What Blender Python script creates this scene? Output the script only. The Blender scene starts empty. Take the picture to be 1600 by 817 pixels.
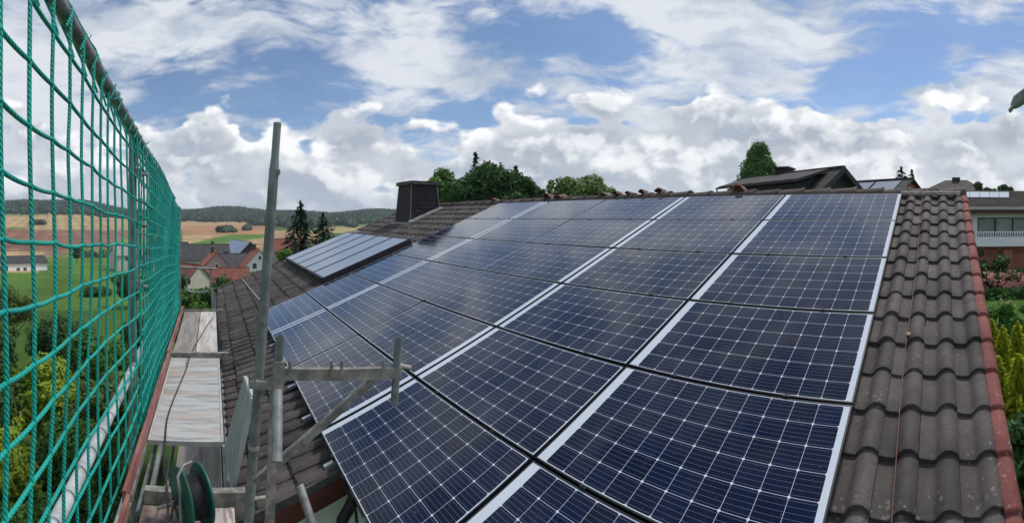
import bpy, math, random
import numpy as np
from mathutils import Vector, Matrix
random.seed(4); rng = np.random.default_rng(11)
sc = bpy.context.scene
C = sc.collection
PI = math.pi

# ------------------------------------------------------------------ camera
# the photograph is a swept phone panorama: a cylinder of 723.45 px per radian,
# +Y = along the ridge, +X = uphill towards the ridge, the eye at the origin
F0, XR, Y0 = 723.45, 331.3, 338.6
cam = bpy.data.cameras.new('camera'); camo = bpy.data.objects.new('camera', cam); C.objects.link(camo)
cam.type = 'PANO'; cam.panorama_type = 'CENTRAL_CYLINDRICAL'
cam.central_cylindrical_range_u_min = -800 / F0
cam.central_cylindrical_range_u_max = 800 / F0
cam.central_cylindrical_range_v_min = (Y0 - 817) / F0
cam.central_cylindrical_range_v_max = Y0 / F0
cam.central_cylindrical_radius = 1.0
cam.clip_start = 0.02; cam.clip_end = 20000
camo.location = (0, 0, 0)
camo.rotation_euler = (PI / 2, 0, -(800 - XR) / F0)
sc.camera = camo

# ------------------------------------------------------------------ render, exposure
sc.render.engine = 'CYCLES'
sc.cycles.use_denoising = True
sc.cycles.max_bounces = 4; sc.cycles.diffuse_bounces = 2; sc.cycles.glossy_bounces = 3; sc.cycles.transmission_bounces = 2; sc.cycles.transparent_max_bounces = 4
sc.view_settings.view_transform = 'Standard'; sc.view_settings.look = 'None'
sc.view_settings.gamma = 1.0; sc.view_settings.exposure = 0.12

# ------------------------------------------------------------------ sun and sky
SUN_AZ, SUN_EL = math.radians(97), math.radians(60)      # azimuth clockwise from +Y
sun = bpy.data.lights.new('sun', 'SUN'); sun.energy = 2.3; sun.angle = math.radians(10); sun.color = (1, .96, .9)
suno = bpy.data.objects.new('sun', sun); C.objects.link(suno)
sd = Vector((math.sin(SUN_AZ) * math.cos(SUN_EL), math.cos(SUN_AZ) * math.cos(SUN_EL), math.sin(SUN_EL)))
suno.rotation_euler = sd.to_track_quat('Z', 'Y').to_euler(); suno.location = sd * 50

world = bpy.data.worlds.new('World'); sc.world = world; world.use_nodes = True


class NT:
    """small helper for writing node trees"""
    def __init__(s, nt): s.nt = nt
    def n(s, t, **kw):
        nd = s.nt.nodes.new(t)
        for k, v in kw.items(): setattr(nd, k, v)
        return nd
    def put(s, sock, v):
        if hasattr(v, 'is_linked') or isinstance(v, bpy.types.NodeSocket): s.nt.links.new(v, sock)
        elif v is not None:
            try: sock.default_value = v
            except Exception: sock.default_value = (*v, 1)
    def m(s, op, a, b=None, c=None, clamp=False):
        nd = s.n('ShaderNodeMath', operation=op); nd.use_clamp = clamp
        s.put(nd.inputs[0], a)
        if b is not None: s.put(nd.inputs[1], b)
        if c is not None: s.put(nd.inputs[2], c)
        return nd.outputs[0]
    def v(s, op, a, b=None, scale=None):
        nd = s.n('ShaderNodeVectorMath', operation=op); s.put(nd.inputs[0], a)
        if b is not None: s.put(nd.inputs[1], b)
        if scale is not None: s.put(nd.inputs['Scale'], scale)
        return nd.outputs['Value'] if op in ('LENGTH', 'DOT_PRODUCT', 'DISTANCE') else nd.outputs[0]
    def mr(s, x, a, b, c=0., d=1., t='SMOOTHSTEP'):
        nd = s.n('ShaderNodeMapRange', interpolation_type=t)
        for i, q in enumerate((x, a, b, c, d)): s.put(nd.inputs[i], q)
        return nd.outputs[0]
    def mix(s, f, a, b, blend='MIX'):
        nd = s.n('ShaderNodeMix', data_type='RGBA', blend_type=blend)
        s.put(nd.inputs[0], f); s.put(nd.inputs[6], a if not isinstance(a, tuple) or len(a) == 4 else (*a, 1)); s.put(nd.inputs[7], b if not isinstance(b, tuple) or len(b) == 4 else (*b, 1))
        return nd.outputs[2]
    def noise(s, vec, scale, detail=4, rough=.55, dist=0., lac=2.0):
        nd = s.n('ShaderNodeTexNoise'); s.put(nd.inputs['Vector'], vec)
        nd.inputs['Scale'].default_value = scale; nd.inputs['Detail'].default_value = detail
        nd.inputs['Roughness'].default_value = rough; nd.inputs['Distortion'].default_value = dist
        nd.inputs['Lacunarity'].default_value = lac
        return nd.outputs['Fac']
    def comb(s, x, y, z=0.):
        nd = s.n('ShaderNodeCombineXYZ')
        for i, q in enumerate((x, y, z)): s.put(nd.inputs[i], q)
        return nd.outputs[0]
    def sep(s, v):
        nd = s.n('ShaderNodeSeparateXYZ'); s.put(nd.inputs[0], v); return nd.outputs


def build_sky():
    T = NT(world.node_tree); world.node_tree.nodes.clear()
    out = T.n('ShaderNodeOutputWorld'); bg = T.n('ShaderNodeBackground')
    sky = T.n('ShaderNodeTexSky', sky_type='NISHITA')
    sky.sun_disc = False; sky.sun_elevation = SUN_EL; sky.sun_rotation = SUN_AZ
    sky.altitude = 300; sky.air_density = 1.0; sky.dust_density = .6; sky.ozone_density = 2.0
    d = T.n('ShaderNodeTexCoord').outputs['Generated']
    x, y, z = T.sep(T.v('NORMALIZE', d))
    az = T.m('ARCTAN2', x, y)
    h = T.m('SQRT', T.m('ADD', T.m('MULTIPLY', x, x), T.m('MULTIPLY', y, y)))
    el = T.m('DIVIDE', z, T.m('MAXIMUM', h, .12))
    P = T.comb(az, el, 0.)
    # domain warp for billows
    def warp(vec, sc_, amt, off):
        nd = T.n('ShaderNodeTexNoise'); T.put(nd.inputs['Vector'], T.v('ADD', vec, off)); nd.inputs['Scale'].default_value = sc_
        nd.inputs['Detail'].default_value = 3
        return T.v('ADD', vec, T.v('SCALE', T.v('SUBTRACT', nd.outputs['Color'], (.5, .5, .5)), scale=amt))
    # --- direction blobs that open blue gaps (amp<0) or thicken cloud (amp>0)
    def blobs(lst, vec):
        tot = None
        for px, py, sx, sy, amp in lst:
            q = T.v('MULTIPLY', T.v('SUBTRACT', vec, ((px - XR) / F0, (Y0 - py) / F0, 0)), (F0 / sx, F0 / sy, 0))
            g = T.mr(T.v('LENGTH', q), 0., 1.5, amp, 0.)
            tot = g if tot is None else T.m('ADD', tot, g)
        return tot
    PW = warp(P, 5, .10, (3, 1, 7))
    # high broken layer: streaky veils
    H1 = T.v('MULTIPLY', warp(P, 3.2, .14, (1, 5, 2)), (1.0, 2.6, 1))
    hi = T.m('ADD', T.m('MULTIPLY', T.noise(H1, 3.6, 8, .60, .2), .62), T.m('MULTIPLY', T.noise(T.v('MULTIPLY', H1, (1, 1.3, 1)), 8.5, 6, .58, .3), .38))
    hgap = blobs([(430, 130, 210, 60, -.17), (540, 225, 120, 45, -.20), (650, 190, 140, 30, -.13), (240, 150, 90, 60, -.14), (940, 60, 150, 50, -.18),
                  (1010, 95, 70, 40, -.10), (1340, 132, 95, 38, -.30), (1440, 85, 110, 55, -.15), (1510, 190, 60, 20, -.17), (1270, 20, 130, 30, -.08), (1560, 70, 60, 50, -.12),
                  (760, 195, 60, 50, -.10),
                  (1130, 80, 150, 90, .22), (660, 100, 180, 60, .14), (300, 50, 260, 50, .14), (60, 150, 160, 170, .2), (1560, 130, 80, 50, .12), (1200, 30, 100, 40, .1)], PW)
    hd = T.m('ADD', hi, T.m('MULTIPLY', hgap, .62))
    hcov = T.m('ADD', T.mr(hd, .41, .57, 0, .86), .08)
    hshade = T.m('ADD', T.mr(T.noise(T.v('ADD', H1, (.03, .09, 0)), 3.6, 5, .6), .36, .62), T.mr(hd, .5, .68, 0., .35), clamp=True)
    hcol = T.mix(hshade, (4.2, 4.9, 6.0), (7.3, 7.6, 8.1))
    # low cumulus: fuller towards the horizon, lit heads over grey bases
    CW = T.v('MULTIPLY', warp(P, 8, .045, (9, 2, 4)), (1.15, 1.55, 1))
    CW = T.v('ADD', CW, T.v('SCALE', T.v('SUBTRACT', warp(P, 24, .014, (2, 2, 1)), P), scale=1.))
    vor = T.n('ShaderNodeTexVoronoi', feature='SMOOTH_F1', voronoi_dimensions='2D'); T.put(vor.inputs['Vector'], CW); vor.inputs['Scale'].default_value = 9.5
    vor.inputs['Smoothness'].default_value = .7; vor.inputs['Detail'].default_value = 1.2; vor.inputs['Roughness'].default_value = .5
    c0 = T.noise(CW, 4.4, 8, .53, .1); cs0 = T.noise(CW, 4.4, 4.5, .53, .1)
    cs1 = T.noise(T.v('ADD', CW, (.016, .040, 0)), 4.4, 4.5, .53, .1)
    puff = T.m('MULTIPLY', T.m('SUBTRACT', .42, vor.outputs['Distance']), .22)
    band = T.mr(el, .09, .36, .16, -.30)
    cb = blobs([(290, 215, 70, 45, .20), (510, 235, 110, 60, .20), (880, 225, 150, 90, .24), (1150, 190, 200, 80, .22), (1330, 225, 170, 60, .18), (1520, 170, 90, 70, .16),
                (400, 215, 60, 30, -.08), (640, 225, 60, 50, -.14), (1340, 132, 80, 36, -.4), (1505, 190, 50, 22, -.2), (740, 190, 40, 60, -.10)], PW)
    gapn = T.mr(T.noise(T.v('MULTIPLY', P, (1, 2.0, 1)), 5.5, 3, .5), .30, .52, -.20, .02)
    cdn = T.m('ADD', T.m('ADD', T.m('ADD', c0, puff), T.m('ADD', band, gapn)), cb)
    ccov = T.mr(cdn, .415, .515)
    lit = T.mr(T.m('ADD', T.m('SUBTRACT', cs0, cs1), T.m('MULTIPLY', puff, .55)), -.05, .075)
    edge = T.mr(cdn, .45, .74, 1., .0)          # thin rims glow, thick cores go grey
    big = T.noise(T.v('MULTIPLY', P, (1, 2.2, 1)), 3.4, 3, .5)
    fine = T.mr(T.m('SUBTRACT', c0, cs0), -.05, .05, -.10, .10, 'LINEAR')
    lum = T.m('ADD', T.m('ADD', T.m('MULTIPLY', lit, .72), fine), T.m('ADD', T.m('MULTIPLY', edge, .40), T.mr(big, .32, .68, -.12, .24)), clamp=True)
    ccol = T.mix(lum, (4.0, 4.5, 5.3), (9.4, 9.5, 9.7))
    skyc = T.mix(1.0, sky.outputs[0], (.78, .89, 1.02), 'MULTIPLY')
    col = T.mix(hcov, skyc, hcol)
    col = T.mix(ccov, col, ccol)
    # milky air low down
    col = T.mix(T.mr(el, .0, .12, .35, 0.), col, (5.0, 5.7, 6.7))
    T.put(bg.inputs[0], col); bg.inputs[1].default_value = .1
    world.node_tree.links.new(bg.outputs[0], out.inputs[0])


build_sky()
world.cycles.sampling_method = 'MANUAL'; world.cycles.sample_map_resolution = 256

# ------------------------------------------------------------------ helpers
def at(px, py, r):
    """the point seen at column px, row py of the photograph at horizontal range r"""
    t = (px - XR) / F0
    return Vector((r * math.sin(t), r * math.cos(t), (Y0 - py) / F0 * r))


def az(px, r, z=0.0):
    t = (px - XR) / F0
    return Vector((r * math.sin(t), r * math.cos(t), z))


class MB:
    """mesh builder in world coordinates"""
    def __init__(s): s.v = []; s.f = []; s.sm = []; s.n = 0; s.cols = []
    def add(s, vs, fs, smooth=False, col=None):
        vs = np.asarray([tuple(p) for p in vs], float) if not isinstance(vs, np.ndarray) else vs
        s.v.append(vs); b = s.n
        s.f += [tuple(i + b for i in f) for f in fs]; s.sm += [smooth] * len(fs)
        s.cols.append(np.full(len(vs), .5 if col is None else col)); s.n += len(vs); return s
    def box(s, lo, hi, M=None, taper=None, col=None):
        x0, y0, z0 = lo; x1, y1, z1 = hi
        p = [(x0, y0, z0), (x1, y0, z0), (x1, y1, z0), (x0, y1, z0), (x0, y0, z1), (x1, y0, z1), (x1, y1, z1), (x0, y1, z1)]
        if taper:
            cx, cy = (x0 + x1) / 2, (y0 + y1) / 2
            p = p[:4] + [(cx + (a - cx) * taper, cy + (b - cy) * taper, c) for a, b, c in p[4:]]
        p = [Vector(q) for q in p]
        if M is not None: p = [M @ q for q in p]
        return s.add(p, [(0, 3, 2, 1), (4, 5, 6, 7), (0, 1, 5, 4), (1, 2, 6, 5), (2, 3, 7, 6), (3, 0, 4, 7)], col=col)
    def beam(s, a, b, w, h, up=(0, 0, 1)):
        a, b = Vector(a), Vector(b); d = (b - a); L = d.length; d.normalize()
        sd_ = d.cross(Vector(up)).normalized(); u = sd_.cross(d)
        M = Matrix((( sd_.x, d.x, u.x, a.x), (sd_.y, d.y, u.y, a.y), (sd_.z, d.z, u.z, a.z), (0, 0, 0, 1)))
        return s.box((-w / 2, 0, -h / 2), (w / 2, L, h / 2), M)
    def tube(s, path, rad, seg=12, cap=True, smooth=True, hollow=False, col=None):
        path = [Vector(p) for p in path]; n = len(path)
        rads = rad if isinstance(rad, (list, tuple)) else [rad] * n
        vs = []; fs = []
        prev = None
        for i, p in enumerate(path):
            t = (path[min(i + 1, n - 1)] - path[max(i - 1, 0)]).normalized()
            if prev is None:
                a = t.orthogonal().normalized()
            else:
                a = (prev - t * prev.dot(t)).normalized()
            prev = a; b = t.cross(a)
            for k in range(seg):
                q = 2 * PI * k / seg
                vs.append(p + (a * math.cos(q) + b * math.sin(q)) * rads[i])
        for i in range(n - 1):
            for k in range(seg):
                k2 = (k + 1) % seg
                fs.append((i * seg + k, i * seg + k2, (i + 1) * seg + k2, (i + 1) * seg + k))
        s.add(vs, fs, smooth, col)
        if hollow:
            b0 = s.n
            t = (path[-1] - path[-2]).normalized()
            inner = [(v - path[-1]) * .8 + path[-1] for v in vs[-seg:]]
            deep = [q - t * rads[-1] * 3 for q in inner]
            ring = vs[-seg:] + inner + deep
            f = [(k, (k + 1) % seg, seg + (k + 1) % seg, seg + k) for k in range(seg)]
            f += [(seg + k, seg + (k + 1) % seg, 2 * seg + (k + 1) % seg, 2 * seg + k) for k in range(seg)]
            f += [tuple(range(2 * seg, 3 * seg))]
            s.add(ring, f, False, col); s.add(vs[:seg], [tuple(range(seg - 1, -1, -1))], False, col)
        elif cap:
            s.add(vs[:seg], [tuple(range(seg - 1, -1, -1))], False, col); s.add(vs[-seg:], [tuple(range(seg))], False, col)
        return s
    def quad(s, a, b, c, d, col=None): return s.add([a, b, c, d], [(0, 1, 2, 3)], col=col)
    def slab(s, pts, off):
        """polygon pts extruded by the vector off"""
        off = Vector(off); n = len(pts); pts = [Vector(p) for p in pts]
        vs = pts + [p + off for p in pts]
        fs = [tuple(range(n - 1, -1, -1)), tuple(range(n, 2 * n))] + [(i, (i + 1) % n, n + (i + 1) % n, n + i) for i in range(n)]
        return s.add(vs, fs)
    def build(s, name, mat, parent=None, loc=None):
        me = bpy.data.meshes.new(name)
        V = np.concatenate(s.v) if s.v else np.zeros((0, 3))
        base = Vector((0, 0, 0))
        if parent is not None:
            q = parent
            while q is not None: base += q.location; q = q.parent
        if loc is not None: o_loc = Vector(loc) - base; base = Vector(loc)
        else: o_loc = Vector((0, 0, 0))
        V = V - np.array(base)
        me.from_pydata(V.tolist(), [], s.f)
        me.polygons.foreach_set('use_smooth', s.sm)
        at_ = me.attributes.new('tint', 'FLOAT', 'POINT'); at_.data.foreach_set('value', np.concatenate(s.cols).astype(np.float32))
        me.materials.append(mat); me.update()
        o = bpy.data.objects.new(name, me); C.objects.link(o); o.location = o_loc
        if parent is not None: o.parent = parent
        return o


def tag(o, label=None, cat=None, group=None, kind=None):
    if label: o['label'] = label
    if cat: o['category'] = cat
    if group: o['group'] = group
    if kind: o['kind'] = kind
    return o


def thing(name, label, cat, loc, group=None):
    o = bpy.data.objects.new(name, None); C.objects.link(o); o.location = loc; o.empty_display_size = .2
    return tag(o, label, cat, group)


def mat(name, a, b=None, scale=3., rough=.8, bump=0., bscale=None, metal=0., spec=.5, tint=0., detail=5, stretch=None, lo=.35, hi=.65, spots=None, sp=1.0):
    m = bpy.data.materials.new(name); m.use_nodes = True; T = NT(m.node_tree)
    bs = m.node_tree.nodes['Principled BSDF']
    co = T.n('ShaderNodeTexCoord').outputs['Object']
    if stretch: co = T.v('MULTIPLY', co, stretch)
    n = T.noise(co, scale, detail)
    col = T.mix(T.mr(n, lo, hi), a, b or a)
    if tint:
        at_ = T.n('ShaderNodeAttribute', attribute_name='tint')
        f = T.mr(at_.outputs['Fac'], 0, 1, 1 - tint, 1 + tint, 'LINEAR')
        col = T.v('SCALE', col, scale=f)
    if spots:
        sc_, thr, colr = spots
        col = T.mix(T.mr(T.noise(co, sc_, 4, .65), thr, thr + .06, 0, sp), col, colr)
    T.put(bs.inputs['Base Color'], col)
    bs.inputs['Roughness'].default_value = rough; bs.inputs['Metallic'].default_value = metal
    bs.inputs['Specular IOR Level'].default_value = spec
    if bump:
        bp = T.n('ShaderNodeBump'); bp.inputs['Strength'].default_value = 1; bp.inputs['Distance'].default_value = bump
        T.put(bp.inputs['Height'], T.noise(co, bscale or scale * 6, 4, .6)); T.put(bs.inputs['Normal'], bp.outputs[0])
    return m


# ------------------------------------------------------------------ materials
M = {}
M['galv'] = mat('galvanised_steel', (.20, .20, .19), (.36, .36, .35), 9, .55, .0006, 60, metal=.55, spots=(22, .64, (.40, .39, .36)))
M['galv_dirty'] = mat('dirty_steel', (.17, .16, .145), (.36, .34, .30), 11, .75, .0012, 50, metal=.25, spots=(16, .6, (.30, .18, .11)))
M['galv_dark'] = mat('dull_steel', (.14, .155, .155), (.26, .275, .265), 7, .6, .0008, 50, metal=.4, spots=(30, .66, (.4, .39, .36)))
M['white_rail'] = mat('pale_painted_rail', (.30, .34, .34), (.52, .55, .54), 5, .6, .0006, 40)
M['plank_light'] = mat('light_plank', (.27, .26, .25), (.47, .465, .455), 4.5, .85, .002, 20, stretch=(.5, 3.2, 1), lo=.3, hi=.6, spots=(1.1, .53, (.42, .27, .21)), sp=.4)
M['plank_pale'] = mat('pale_plank', (.42, .37, .33), (.60, .55, .51), 4, .85, .0015, 30, stretch=(3, .4, 1), spots=(3.1, .58, (.30, .23, .20)))
M['plank_grey'] = mat('grey_plank', (.22, .20, .185), (.33, .305, .28), 4, .85, .0015, 30, stretch=(3, .4, 1))
M['plank_brown'] = mat('brown_plank', (.13, .085, .07), (.27, .20, .17), 7, .85, .0015, 30, spots=(14, .66, (.5, .48, .45)))
M['toe'] = mat('faded_red_board', (.23, .075, .062), (.36, .17, .15), 6, .85, .0015, 40, stretch=(1, .3, 1), spots=(20, .66, (.45, .38, .36)))
M['grey_board'] = mat('grey_deck_board', (.25, .26, .25), (.33, .34, .325), 3, .7, .001, 40)
M['ply_edge'] = mat('pale_edge', (.5, .5, .48), (.4, .4, .39), 5, .6)
M['green_plastic'] = mat('green_reel_plastic', (.008, .085, .062), (.012, .12, .09), 6, .45, spots=(30, .68, (.10, .14, .12)))
M['black_rubber'] = mat('black_rubber', (.012, .012, .013), (.03, .03, .032), 20, .6)
M['black'] = mat('black_metal', (.008, .009, .012), (.02, .02, .024), 8, .5)
M['alu'] = mat('bright_aluminium', (.5, .5, .5), (.65, .65, .66), 8, .4, metal=.8)
M['frame'] = mat('black_anodised_frame', (.012, .013, .016), (.02, .021, .025), 10, .4, metal=.3)
M['copper'] = mat('copper_wire', (.15, .065, .045), (.22, .11, .08), 20, .6, metal=.3)
M['pale_wire'] = mat('pale_wire', (.4, .38, .35), (.5, .48, .45), 10, .6)
M['white_wall'] = mat('white_plaster', (.80, .80, .79), (.86, .86, .85), 2, .9, .002, 60)
M['cream_wall'] = mat('cream_plaster', (.50, .46, .38), (.58, .54, .46), 2, .9)
M['beige_wall'] = mat('beige_plaster', (.36, .31, .25), (.44, .39, .32), 2, .9)
M['brown_wall'] = mat('brown_timber_wall', (.05, .033, .028), (.09, .06, .05), 1.2, .9)
M['slate_wall'] = mat('dark_slate_wall', (.036, .044, .054), (.050, .060, .072), 2, .8)
M['brick'] = mat('red_brick_wall', (.34, .12, .08), (.45, .19, .13), 5, .9)
M['fascia'] = mat('red_brown_fascia', (.085, .02, .017), (.12, .03, .025), 6, .6)
M['slate_clad'] = mat('charcoal_shingle', (.017, .014, .014), (.032, .027, .026), 9, .8, .004, 9)
M['lead'] = mat('lead_flashing', (.16, .17, .18), (.24, .25, .26), 8, .6)
M['capstone'] = mat('weathered_capstone', (.05, .048, .046), (.10, .096, .09), 9, .9, .004, 20)
M['glass_dark'] = mat('window_glass', (.05, .06, .065), (.08, .09, .095), 2, .08, spec=.8)
M['glass_pale'] = mat('curtained_glass', (.20, .24, .24), (.30, .34, .33), 1.2, .1, spec=.8)
M['collector'] = mat('collector_glass', (.17, .20, .24), (.20, .23, .27), 1.5, .35, spec=1.0)
_cb = M['collector'].node_tree.nodes['Principled BSDF']; _cb.inputs['Coat Weight'].default_value = 1; _cb.inputs['Coat IOR'].default_value = 1.9; _cb.inputs['Coat Roughness'].default_value = .25
M['white_paint'] = mat('white_paint', (.83, .83, .83), (.88, .88, .88), 4, .6)
M['bark'] = mat('bark', (.06, .045, .035), (.12, .095, .075), 6, .95, .01, 14)
M['mortar'] = mat('mortar', (.22, .20, .18), (.33, .31, .28), 12, .95, .006, 30)
M['clay_piece'] = mat('broken_clay', (.13, .062, .048), (.25, .14, .11), 14, .9, .004, 40)
M['orange_clay'] = mat('orange_clay', (.22, .085, .045), (.30, .14, .08), 12, .85, .002, 30)


def tile_mat(name, a, b, spot=(.35, .34, .30), thr=.67, tint=.26, moss=None):
    m = bpy.data.materials.new(name); m.use_nodes = True; T = NT(m.node_tree); bs = m.node_tree.nodes['Principled BSDF']
    co = T.n('ShaderNodeTexCoord').outputs['Object']
    col = T.mix(T.mr(T.noise(co, 3.2, 6, .6), .35, .65), a, b)
    fine = T.mr(T.noise(co, 60, 3, .7), .3, .7, .8, 1.2, 'LINEAR'); col = T.v('SCALE', col, scale=fine)
    f = T.mr(T.n('ShaderNodeAttribute', attribute_name='tint').outputs['Fac'], 0, 1, 1 - tint, 1 + tint, 'LINEAR'); col = T.v('SCALE', col, scale=f)
    vo = T.n('ShaderNodeTexVoronoi'); T.put(vo.inputs['Vector'], co); vo.inputs['Scale'].default_value = 24; vo.inputs['Randomness'].default_value = 1
    rad = T.mr(T.noise(co, 2.6, 4, .7), .44, .68, .0, .42)
    col = T.mix(T.m('MULTIPLY', T.m('LESS_THAN', vo.outputs['Distance'], rad), T.mr(T.noise(co, 90, 2), .4, .6, .15, .8)), col, spot)
    # dark worn blotches
    col = T.mix(T.mr(T.noise(T.v('MULTIPLY', co, (1, 2, 1)), 5.5, 5, .65), .60, .68, 0, .5), col, tuple(c * .62 for c in a))
    T.put(bs.inputs['Base Color'], col); bs.inputs['Roughness'].default_value = .78; bs.inputs['Specular IOR Level'].default_value = .35
    bp = T.n('ShaderNodeBump'); bp.inputs['Distance'].default_value = .003; bp.inputs['Strength'].default_value = .8
    T.put(bp.inputs['Height'], T.noise(co, 45, 5, .65)); T.put(bs.inputs['Normal'], bp.outputs[0])
    return m


M['tile'] = tile_mat('brown_concrete_tile', (.066, .055, .051), (.106, .090, .083), spot=(.22, .21, .185))
M['verge'] = tile_mat('red_verge_tile', (.20, .060, .050), (.28, .095, .080), spot=(.36, .28, .25), tint=.1)
M['ridge'] = tile_mat('ridge_tile', (.075, .058, .05), (.125, .095, .08), spot=(.26, .24, .2))
M['charcoal_tile'] = mat('charcoal_brown_tile', (.040, .033, .031), (.066, .055, .050), 1.5, .85, .02, 8)
M['far_tile'] = mat('far_brown_tile', (.060, .046, .040), (.10, .080, .070), 1.5, .85, .02, 8)
M['red_roof'] = mat('red_roof_tile', (.27, .075, .045), (.38, .13, .075), 1.3, .85, .02, 6)
M['dark_roof'] = mat('dark_roof_tile', (.035, .035, .04), (.06, .058, .06), 1.2, .8, .02, 6)
M['old_red'] = mat('old_red_roof', (.15, .045, .032), (.22, .08, .055), 1.5, .9, .02, 6)
M['blue_pv'] = mat('blue_pv_roof', (.12, .18, .30), (.16, .22, .34), 1.0, .25, spec=.9)


def cell_mat(name, px, x0):
    """mono cells on a white back sheet under anti-reflective glass; local x = long side"""
    m = bpy.data.materials.new(name); m.use_nodes = True; T = NT(m.node_tree); nt = m.node_tree; bs = nt.nodes['Principled BSDF']
    co = T.n('ShaderNodeTexCoord').outputs['Object']; x, y, z = T.sep(co)
    py = .1575; y0 = -.4725
    def cell(v, v0, p, n):
        t = T.m('DIVIDE', T.m('SUBTRACT', v, v0), p)
        ins = T.m('MULTIPLY', T.m('GREATER_THAN', t, 0), T.m('LESS_THAN', t, n))
        fr = T.m('FRACT', t); d = T.m('MULTIPLY', T.m('SUBTRACT', .5, T.m('ABSOLUTE', T.m('SUBTRACT', fr, .5))), p)   # distance to the cell line
        return t, ins, fr, d
    tx, ix, fx, dx = cell(x, x0, px, 10); ty, iy, fy, dy = cell(y, y0, py, 6)
    ins = T.m('MULTIPLY', ix, iy)
    body = T.m('MULTIPLY', T.m('GREATER_THAN', dx, .0012), T.m('GREATER_THAN', dy, .0012))
    ch = T.m('GREATER_THAN', T.m('ADD', dx, dy), .0115)
    cellm = T.m('MULTIPLY', T.m('MULTIPLY', ins, body), ch)
    bus = T.m('FRACT', T.m('MULTIPLY', fy, 5.0)); busd = T.m('ABSOLUTE', T.m('SUBTRACT', bus, .5))
    busm = T.m('LESS_THAN', busd, .020)
    rnd = T.n('ShaderNodeTexWhiteNoise', noise_dimensions='3D')
    oi = T.n('ShaderNodeObjectInfo').outputs['Random']
    T.put(rnd.inputs[0], T.comb(T.m('FLOOR', tx), T.m('FLOOR', ty), oi))
    ccol = T.mix(rnd.outputs[0], (.0018, .0048, .020), (.0036, .0082, .033))
    ccol = T.v('SCALE', ccol, scale=T.mr(oi, 0, 1, .75, 1.3, 'LINEAR'))
    ccol = T.mix(T.m('MULTIPLY', busm, .65), ccol, (.27, .31, .38))
    col = T.mix(cellm, (.58, .63, .69), ccol)
    uv = T.v('ADD', co, T.comb(T.m('MULTIPLY', oi, 37), T.m('MULTIPLY', oi, 11), oi))
    dust = T.m('ADD', T.mr(T.noise(uv, 3.5, 5, .6), .35, .75, .0, .016), T.mr(T.noise(T.v('MULTIPLY', uv, (6, 1.2, 1)), 3.0, 5, .7), .55, .8, 0., .03))
    # a little dirt held along the lower edge of the glass, and a few specks
    dust = T.m('ADD', dust, T.m('MULTIPLY', T.mr(T.m('ABSOLUTE', y), .455, .478, 0, .06), T.mr(T.noise(uv, 12, 3), .4, .6)))
    dust = T.m('ADD', dust, T.mr(T.noise(uv, 55, 2, .5), .73, .76, 0, .25))
    col = T.mix(dust, col, (.40, .39, .36))
    T.put(bs.inputs['Base Color'], col)
    bs.inputs['Roughness'].default_value = .6; bs.inputs['Specular IOR Level'].default_value = .0
    lw = T.n('ShaderNodeLayerWeight'); lw.inputs['Blend'].default_value = .5
    fac = T.m('ADD', .006, T.m('MULTIPLY', T.m('POWER', lw.outputs['Facing'], 3.5), .95), clamp=True)
    gl = T.n('ShaderNodeBsdfGlossy'); T.put(gl.inputs['Roughness'], T.mr(T.noise(uv, 2.2, 4, .6), .3, .7, .06, .13)); T.put(gl.inputs['Color'], (1, 1, 1, 1))
    mx = T.n('ShaderNodeMixShader'); T.put(mx.inputs[0], fac)
    nt.links.new(bs.outputs[0], mx.inputs[1]); nt.links.new(gl.outputs[0], mx.inputs[2]); nt.links.new(mx.outputs[0], nt.nodes['Material Output'].inputs[0])
    return m


M['cells_wide_margin'] = cell_mat('solar_cells_wide_margin', .156, -.7975)
M['cells'] = cell_mat('solar_cells', .1594, -.825)


def leaf_mat(name, a, b, trans=.25, tint=.35):
    m = bpy.data.materials.new(name); m.use_nodes = True; T = NT(m.node_tree); nt = m.node_tree
    bs = nt.nodes['Principled BSDF']; out = nt.nodes['Material Output']
    co = T.n('ShaderNodeTexCoord').outputs['Object']
    col = T.mix(T.mr(T.noise(co, .9, 4), .35, .65), a, b)
    f = T.mr(T.n('ShaderNodeAttribute', attribute_name='tint').outputs['Fac'], 0, 1, 1 - tint, 1 + tint, 'LINEAR')
    col = T.v('SCALE', col, scale=f)
    T.put(bs.inputs['Base Color'], col); bs.inputs['Roughness'].default_value = .6; bs.inputs['Specular IOR Level'].default_value = .25
    tr = T.n('ShaderNodeBsdfTranslucent'); T.put(tr.inputs[0], T.mix(1., col, (1.3, 1.4, .7), 'MULTIPLY'))
    mx = T.n('ShaderNodeMixShader'); mx.inputs[0].default_value = trans
    nt.links.new(bs.outputs[0], mx.inputs[1]); nt.links.new(tr.outputs[0], mx.inputs[2]); nt.links.new(mx.outputs[0], out.inputs[0])
    return m


M['leaf_mid'] = leaf_mat('mid_green_leaf', (.065, .165, .03), (.11, .23, .045))
M['leaf_dark'] = leaf_mat('dark_green_leaf', (.036, .09, .025), (.06, .13, .035), .25)
M['leaf_yellow'] = leaf_mat('yellow_green_leaf', (.20, .30, .03), (.30, .38, .045))
M['leaf_olive'] = leaf_mat('olive_leaf', (.10, .16, .045), (.14, .20, .055))
M['leaf_gold'] = leaf_mat('golden_conifer', (.36, .40, .025), (.50, .50, .04), .4)
M['needle'] = leaf_mat('dark_needle', (.012, .030, .016), (.024, .050, .024), .08)
M['needle_grey'] = leaf_mat('grey_needle', (.03, .055, .035), (.05, .075, .045), .08)
M['grassblade'] = leaf_mat('grass_leaf', (.08, .19, .03), (.12, .26, .045))
M['pink'] = leaf_mat('pink_petal', (.80, .32, .40), (.90, .56, .60), .35)
M['forest'] = leaf_mat('forest_leaf', (.022, .05, .024), (.045, .085, .032), .1, .6)


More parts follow.
